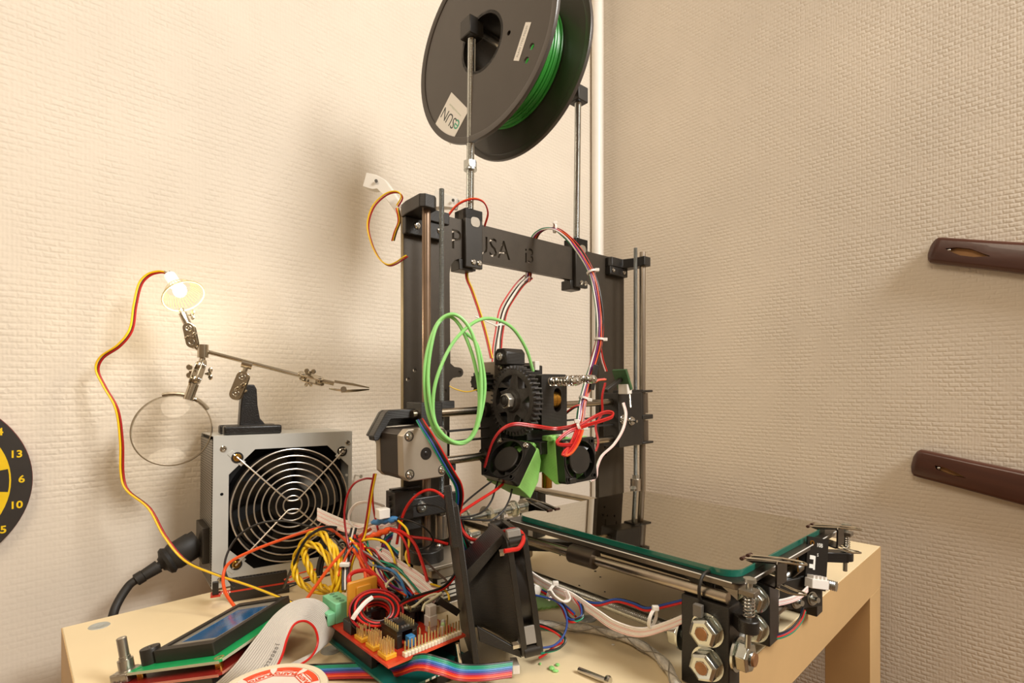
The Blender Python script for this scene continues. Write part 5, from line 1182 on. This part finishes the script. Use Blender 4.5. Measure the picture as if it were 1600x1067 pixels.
# white probe cable
wc = loom('probe_cable', 'white cable hanging from the right carriage end to the hot end', (962, 690, 540))
strands([(973, 630, 560), (977, 648, 552), (972, 672, 545), (958, 695, 538), (940, 712, 528), (932, 730, 520), (930, 745, 514), (922, 752, 508)], [(0, 0, 0), (1.2, .3, .4)], 1.1, ['white', 'pink'], wc)

# supply tangle in front of the power supply
t1 = loom('orange_lead', 'orange lead running across the supply grille', (366, 945, 452), 'wire')
wire('wire', [(368, 950, 446), (352, 925, 452), (349, 898, 462), (360, 878, 468), (395, 860, 474), (440, 843, 480), (480, 830, 482), (508, 824, 478), (530, 836, 470), (548, 852, 462)], 1.4, 'orange', t1)
t2 = loom('black_lead', 'black lead curving across the supply grille', (352, 900, 470), 'wire')
wire('wire', [(366, 918, 468), (352, 895, 472), (354, 868, 478), (372, 838, 486), (405, 818, 492), (445, 814, 496), (490, 824, 494), (540, 836, 486), (575, 838, 480)], 1.0, 'black', t2)
wire('wire', [(443, 918, 488), (456, 888, 462), (472, 852, 456), (490, 832, 456), (515, 823, 466), (545, 830, 476)], 1.25, 'black', t2)
for q in ([(444, 906, 500), (470, 895, 505), (510, 885, 500), (540, 870, 492)], [(444, 912, 498), (480, 902, 504), (520, 890, 500), (550, 875, 490)]): wire('wire', q, .8, 'orange', t1)
wire('wire', [(444, 914, 496), (490, 905, 500), (540, 890, 488)], .9, 'black', t2); wire('wire', [(430, 925, 492), (465, 912, 494), (500, 895, 492)], .7, 'black', t2)
t3 = loom('orange_feed', 'straight orange lead crossing in front of the yellow wires', (480, 935, 430), 'wire')
wire('wire', [(470, 948, 424), (482, 932, 428), (512, 890, 436), (540, 858, 444), (562, 838, 450), (580, 826, 452)], 1.4, 'orange', t3)
# twisted yellow wires
yw = loom('yellow_loom', 'twisted bundle of yellow wires coiled beside the green terminal', (490, 925, 455))
def twist(path, n, R, r, col, turns, par):
    P = smooth_path(px(path), 8); N = len(P)
    for j in range(n):
        q = []
        for i, p in enumerate(P):
            t = (P[min(i + 1, N - 1)] - P[max(i - 1, 0)]).normalized(); u = t.cross(Vector((0, 1, .3))).normalized(); w = t.cross(u); a = turns * 2 * math.pi * i / N + 2 * math.pi * j / n
            q.append(p + (u * math.cos(a) + w * math.sin(a)) * R)
        MB().tube(q, r, 8).build('wire', WIRE[col], par, world=True)
twist([(528, 930, 428), (530, 905, 432), (527, 880, 440), (518, 855, 450), (505, 835, 460), (490, 832, 466), (474, 848, 466), (462, 872, 462), (461, 895, 458), (472, 912, 455), (490, 922, 452), (512, 922, 446), (530, 912, 440)], 3, 2.0, 1.3, 'yellow', 5, yw)
twist([(522, 925, 432), (523, 900, 438), (512, 872, 448), (495, 853, 456), (478, 852, 460), (476, 868, 458), (484, 888, 454), (492, 905, 450), (505, 918, 446), (522, 920, 440)], 3, 2.0, 1.3, 'yellow', 4, yw)
twist([(536, 925, 426), (536, 895, 434), (530, 868, 444), (515, 845, 454)], 2, 1.4, 1.3, 'yellow', 2, yw)
bkl = loom('black_white_loom', 'pair of black and white leads entering the green terminal', (540, 900, 432))
strands([(538, 922, 424), (538, 900, 430), (540, 875, 438), (546, 850, 446), (552, 825, 456)], [(-1.4, 0, 0), (.6, .4, 0), (2.4, 0, 0)], 1.0, ['black', 'white', 'black'], bkl)
strands([(497, 900, 452), (500, 880, 458), (506, 860, 462), (505, 842, 468), (520, 834, 470)], [(0, 0, 0), (2, 1, 0), (-1.6, 1, 0)], 1.3, ['black', 'black', 'black'], bkl)
MB().at(frame(U(538, 882, 432), 0)).box(-3.5, 4.5, -2.2, 2.2, -1.6, 1.6).build('zip_tie', WHT, bkl, world=True, bevel=.6)
strands([(505, 842, 470), (520, 845, 462), (532, 860, 452), (545, 862, 446)], [(0, 0, 0), (1.5, 0, 2), (-1.5, 0, -2)], .8, ['grey', 'black', 'white'], bkl)
# white sensor ribbons
wr = loom('white_ribbon', 'pink-striped white ribbon cable fanned out above the tangle', (560, 825, 468), 'ribbon cable')
def stripes(n): return ['white' if i % 3 else 'pink' for i in range(n)]
ribbon_build(wr, ribbon(wr, [(496, 803, 478), (515, 812, 474), (540, 822, 468), (570, 828, 462), (600, 826, 456), (620, 820, 452)], [(-.1, .3, 1), (-.1, .3, 1), (-.1, .4, .8), (-.2, .6, .7), (-.1, .5, .6), (-.1, .5, .6)], stripes(9), 1.25, .7), .75)
wr2 = loom('white_ribbon', 'pink-striped white ribbon cable plunging into the red controller board', (640, 890, 430), 'ribbon cable')
ribbon_build(wr2, ribbon(wr2, [(584, 862, 440), (600, 868, 436), (620, 884, 428), (645, 900, 420), (668, 918, 412), (686, 936, 406)], [(.5, .4, .8), (.5, .4, .8), (.5, .4, .7), (.55, .4, .7), (.6, .5, .6), (.7, .5, .4)], stripes(8), 1.25, .7), .75)
ribbon_build(wr2, ribbon(wr2, [(580, 870, 436), (598, 882, 430), (618, 900, 422), (642, 918, 413), (662, 930, 408), (678, 938, 404)], [(.5, .4, .8), (.5, .4, .8), (.5, .4, .7), (.55, .4, .7), (.6, .5, .6), (.7, .5, .4)], stripes(7), 1.2, .7), .75)
wl = loom('white_loop', 'thin white wire loop in front of the left motor', (548, 800, 462), 'wire')
strands([(600, 790, 468), (580, 784, 464), (558, 786, 461), (546, 800, 460), (546, 816, 459), (560, 825, 458), (580, 818, 454), (592, 814, 450)], [(0, 0, 0), (.5, .5, -1.0)], .8, ['white', 'white'], wl)
# splices
sp1 = loom('blue_splice', 'blue heat-shrink splice with black leads beside the rod clamp', (600, 814, 440))
def shrink(a, b, r, m, par):
    A, B = U(*a), U(*b); P = [A.lerp(B, i / 12) + Vector((0, 0, .5 * math.sin(i * 1.9))) for i in range(13)]
    MB().tube(P, lambda t: r * (.55 + .45 * min(1, 6 * t, 6 * (1 - t))) * (1 + .14 * math.sin(t * 26)), 12).build('heat_shrink', m, par, world=True)
shrink((581, 817, 444), (621, 810, 438), 2.7, WIRE['sky'], sp1)
wire('wire', [(621, 810, 438), (640, 813, 434), (660, 822, 432), (674, 836, 434), (676, 848, 436), (664, 856, 438), (644, 860, 438)], .75, 'black', sp1)
wire('wire', [(621, 811, 438), (632, 800, 442), (650, 790, 446), (680, 790, 448), (700, 800, 446)], .75, 'black', sp1)
wire('wire', [(622, 813, 438), (636, 828, 432), (639, 850, 428), (634, 868, 424), (640, 885, 420)], .95, 'yellow', sp1)
sp2 = loom('orange_splice', 'orange heat-shrink splice feeding red leads to the right', (590, 832, 440))
shrink((572, 842, 446), (611, 826, 438), 2.6, WIRE['orange'], sp2)
for q, r in (([(610, 826, 438), (630, 832, 432), (648, 850, 426), (660, 880, 420), (668, 908, 414)], 1.3), ([(610, 827, 438), (640, 838, 436), (670, 842, 436), (700, 850, 438)], 1.2), ([(610, 828, 438), (625, 835, 432), (636, 855, 426), (640, 880, 420)], 1.0), ([(620, 850, 440), (627, 812, 440), (640, 785, 436), (660, 768, 434), (680, 767, 434), (702, 785, 432), (716, 806, 428)], 1.2)):
    wire('wire', q, r, 'red', sp2)
wire('wire', [(572, 842, 446), (560, 850, 444), (545, 862, 440), (528, 900, 432)], 1.1, 'orange', sp2)
rl = loom('red_loop', 'dark red lead arching up from the tangle below the motor', (545, 770, 455), 'wire')
wire('wire', [(584, 748, 458), (570, 748, 456), (553, 756, 454), (542, 776, 452), (538, 805, 450), (542, 840, 446), (548, 868, 440)], .9, 'dred', rl)
wire('wire', [(582, 752, 460), (583, 790, 458), (590, 825, 452), (596, 848, 444)], .9, 'red', rl)
# main tangle into the controller board
tg_ = loom('wire_tangle', 'dense tangle of coloured wires dropping into the red controller board', (600, 890, 430))
cl = ['red', 'black', 'grey', 'green', 'blue', 'purple', 'orange', 'brown', 'dred', 'white', 'sky', 'red', 'green', 'yellow', 'black', 'orange', 'blue', 'grey']
for i in range(22):
    s0 = (random.uniform(545, 572), random.uniform(838, 862), random.uniform(436, 456)); m1 = (random.uniform(575, 600), random.uniform(862, 885), random.uniform(420, 440)); m2 = (random.uniform(600, 628), random.uniform(885, 915), random.uniform(405, 425)); e = (628 + 36 * random.random(), 928 + 22 * random.random(), random.uniform(394, 408))
    wire('wire', [s0, m1, m2, e], random.choice((.75, .8, .9, 1.1)), cl[i % len(cl)], tg_, 6, 7)
for i in range(12):
    s0 = (random.uniform(548, 570), random.uniform(835, 855), random.uniform(436, 450)); m1 = (random.uniform(560, 585), random.uniform(865, 890), random.uniform(424, 438)); e = (random.uniform(575, 600), random.uniform(900, 930), random.uniform(404, 418))
    wire('wire', [s0, m1, e], random.choice((.75, .9, 1.1)), ['red', 'orange', 'black', 'dred', 'yellow', 'red'][i % 6], tg_, 6, 7)
for i in range(8):
    s0 = (random.uniform(600, 614), random.uniform(835, 850), random.uniform(446, 452)); e = (random.uniform(590, 620), random.uniform(852, 880), random.uniform(436, 444)); wire('wire', [s0, ((s0[0] + e[0]) / 2 + random.uniform(-6, 6), (s0[1] + e[1]) / 2, 444), e], .8, ['green', 'sky', 'dred', 'purple'][i % 4], tg_, 5, 7)
wire('wire', [(556, 848, 444), (580, 842, 438), (602, 848, 434), (614, 868, 428), (618, 884, 424)], 1.0, 'yellow', tg_)
wire('wire', [(560, 846, 446), (590, 840, 440), (610, 856, 434), (622, 872, 428)], .8, 'black', tg_)
wire('wire', [(552, 858, 436), (566, 880, 428), (580, 905, 414), (592, 925, 404)], 1.3, 'orange', tg_)
wire('wire', [(566, 850, 438), (574, 880, 424), (584, 905, 412), (586, 915, 408)], 1.2, 'red', tg_)
ribbon_build(tg_, ribbon(tg_, [(614, 836, 446), (605, 842, 444), (600, 850, 442), (612, 860, 438), (622, 868, 434)], [(.1, .3, .9)] * 5, ['dred', 'purple', 'blue', 'sky', 'green'], 1.3, .7), .7)
rl2 = loom('red_hook', 'thick red lead hooked over the yellow fuse', (550, 905, 404), 'wire')
wire('wire', [(562, 922, 398), (547, 912, 402), (546, 900, 406), (556, 893, 408), (574, 892, 408), (588, 902, 406), (600, 918, 402), (606, 930, 398)], 1.7, 'red', rl2)
wire('wire', [(570, 892, 408), (572, 905, 404), (578, 920, 399)], 1.3, 'orange', rl2)
# coil lying on the board
co = loom('lead_coil', 'coiled black and red lead tied with white zip tie on the board', (590, 970, 375))
cc = U(588, 956, 379); cn = Vector((.25, -.62, .75)).normalized(); cu = cn.orthogonal().normalized(); cu = (X3 - cn * cn.x).normalized(); cw = cn.cross(cu)
for j in range(16):
    P = []; R0_ = 9.0 + (j % 6) * 1.55
    for i in range(36):
        a = 2 * math.pi * i / 36; P.append(cc + cu * (R0_ * 1.12 * math.cos(a)) + cw * (R0_ * .92 * math.sin(a)) + cn * ((j - 8) * .75 + .7 * math.sin(a * 2 + j)))
    MB().tube(P, .85, 7, closed=True).build('coil_turn', WIRE[['red', 'black', 'dred', 'brown', 'red', 'black', 'red', 'brown', 'black'][j % 9]], co, world=True)
tp = [cc + cu * -15 + cn * 6.5 + cw * 3, cc + cu * -10 + cn * 7 - cw * 2, cc + cu * -18 - cn * 6 + cw * -6, cc + cu * -20 + cn * 2]
MB().tube(smooth_path([cc - cu * 5 + cw * 7 + cn * 6.4, cc - cu * 9 + cw * 2 + cn * 7.2, cc - cu * 13 - cw * 5 + cn * 6.6, cc - cu * 15 - cw * 9 + cn * 4], 5), 1.7, 6).build('zip_tie', WHT, co, world=True)
strands([(612, 952, 380), (632, 938, 388), (660, 928, 396), (690, 918, 404), (706, 903, 412), (714, 888, 418)], [(0, 0, 0), (.4, 0, -1.6)], .95, ['black', 'red'], co)
pa_ = loom('cream_lead', 'cream wires knotted over the red controller board', (610, 930, 398))
for q in ([(616, 902, 408), (605, 912, 404), (602, 928, 398), (608, 944, 392), (618, 950, 388)], [(624, 950, 388), (645, 948, 388), (664, 934, 394), (682, 928, 398), (692, 934, 398)], [(660, 955, 382), (664, 944, 386), (676, 936, 392), (690, 926, 398)]): wire('wire', q, 1.0, 'pale', pa_)
MB().at(frame(U(700, 947, 396), 20, 0, 38)).box(-10, 10, -2, 2, -2.4, 2.4).build('dupont_plug', BLK, pa_, world=True, bevel=.4)
gl = loom('grey_lead', 'thin grey-brown lead slanting across the lower motor', (670, 880, 428), 'wire')
wire('wire', [(636, 852, 438), (660, 872, 432), (684, 895, 426), (698, 908, 422), (700, 920, 418)], .85, 'brown', gl); wire('wire', [(672, 912, 410), (690, 918, 410), (700, 928, 408), (702, 938, 404)], .9, 'yellow', gl)

# leads between the funnel plate and the bed
fr_ = loom('bed_leads', 'red and black leads spreading from funnel plate toward the bed', (725, 805, 430))
for q, r, c in (([(714, 800, 424), (722, 828, 424), (738, 843, 420), (765, 841, 414), (795, 828, 388), (812, 830, 374), (818, 842, 362), (811, 856, 352), (800, 859, 345), (788, 861, 342)], 1.5, 'red'), ([(712, 806, 428), (728, 795, 440), (748, 782, 452), (775, 765, 468), (786, 756, 478)], 1.3, 'red'), ([(710, 802, 430), (730, 782, 444), (752, 764, 460), (768, 752, 470)], .85, 'black'), ([(716, 808, 430), (738, 806, 440), (756, 798, 452), (768, 782, 462), (774, 764, 472), (778, 752, 478)], .85, 'black'), ([(716, 810, 430), (745, 812, 442), (768, 812, 452), (786, 798, 462), (796, 780, 472), (800, 764, 478)], .85, 'black'), ([(720, 830, 428), (735, 850, 424), (756, 858, 418), (776, 856, 412)], .9, 'black')): wire('wire', q, r, c, fr_)
strands([(716, 812, 430), (724, 845, 432), (738, 872, 440), (752, 892, 448), (765, 900, 455), (800, 905, 450), (822, 904, 440)], [(-1.6, 0, 0), (0, 0, .4), (1.5, .5, 0), (3, 0, 0)], .8, ['blue', 'green', 'dred', 'black'], fr_)
wire('wire', [(735, 850, 440), (752, 838, 446), (765, 840, 450), (778, 856, 452)], 1.5, 'white', fr_)
wire('wire', [(718, 790, 440), (716, 828, 432), (710, 860, 425), (712, 890, 420)], 1.4, 'orange', fr_)
# white ribbon and stepper lead along the threaded rod
w3 = loom('white_ribbon', 'white ribbon cable tied along the left threaded rod', (900, 930, 425), 'ribbon cable')
ribbon_build(w3, ribbon(w3, [(806, 872, 432), (820, 890, 428), (840, 905, 424), (862, 918, 418), (890, 930, 408), (930, 957, 392), (960, 977, 381), (1000, 988, 370), (1040, 978, 363), (1078, 962, 357)], [(.6, -.5, .5)] * 3 + [(.5, -.4, .6)] * 3 + [(.2, -.2, .9)] * 4, stripes(6), 1.3, .7), .75)
ribbon_build(w3, ribbon(w3, [(884, 924, 408), (888, 935, 402), (880, 940, 398), (866, 932, 398), (858, 922, 402)], [(.3, -.8, .3)] * 5, stripes(6), 1.3, .7), .75)
ties(w3, [(862, 925, 412, (1, -.6, -.4)), (1020, 966, 368, (1, -.8, -.2))], 6.0)
sl2 = loom('stepper_lead', 'red, blue, teal and black lead looped below the left threaded rod', (895, 970, 400))
strands([(814, 900, 436), (835, 918, 428), (860, 932, 418), (884, 950, 406), (898, 962, 398)], [(-1, 0, .8), (0, .5, 0), (1, 0, -.8), (0, 0, 1.6)], .85, ['red', 'green', 'dred', 'blue'], sl2)
strands([(864, 934, 412), (878, 950, 402), (886, 968, 394), (896, 972, 390), (908, 965, 392), (906, 948, 400), (896, 932, 406), (912, 942, 402), (935, 946, 396), (962, 940, 392), (988, 946, 384), (1010, 954, 376), (1040, 948, 370), (1080, 938, 360)], [(0, 0, 0), (1.2, 0, .5), (.3, .5, 1.6), (1.5, .3, 1.9)], .85, ['red', 'green', 'blue', 'black'], sl2)
MB().at(frame(U(836, 921, 424), 30, 0, 30)).box(-4, 4, -3.5, 3.5, -4, 4).build('zip_tie', WHT, sl2, world=True, bevel=.8)
fl2 = loom('fan_cable', 'blue, teal and red wires looping out right of the fan', (880, 980, 390))
for q, c in (([(826, 928, 402), (846, 932, 400), (866, 938, 398), (880, 950, 394), (886, 972, 390), (880, 994, 386), (866, 1008, 382), (848, 1012, 380), (840, 1010, 380)], 'blue'), ([(832, 976, 396), (850, 980, 394), (870, 990, 390), (880, 1002, 387), (866, 1010, 384), (852, 1022, 380), (842, 1028, 378)], 'red'), ([(830, 978, 396), (856, 984, 394), (876, 992, 390), (882, 1002, 387), (872, 1014, 383), (850, 1020, 380), (840, 1022, 379)], 'green'), ([(830, 972, 397), (852, 978, 395), (874, 988, 391), (884, 1000, 387), (874, 1012, 383), (852, 1018, 380)], 'black')): wire('wire', q, .8, c, fl2)
# end switch lead at the front right
el = loom('end_switch_lead', 'white and coloured end switch leads bowed under the front right corner', (1205, 990, 380))
strands([(1262, 920, 418), (1248, 932, 414), (1225, 940, 408), (1195, 944, 400), (1165, 940, 388)], [(0, 0, 1.8), (0, 0, .6), (0, 0, -.6), (0, 0, -1.8)], .75, ['white', 'pink', 'white', 'pink'], el)
strands([(1256, 952, 416), (1250, 968, 412), (1235, 985, 406), (1212, 994, 400), (1192, 988, 394), (1180, 970, 390), (1170, 950, 386)], [(0, 0, 1.6), (-.6, 0, .8), (.8, 0, -.6), (1.2, 0, -1.6)], .75, ['black', 'blue', 'red', 'green'], el)
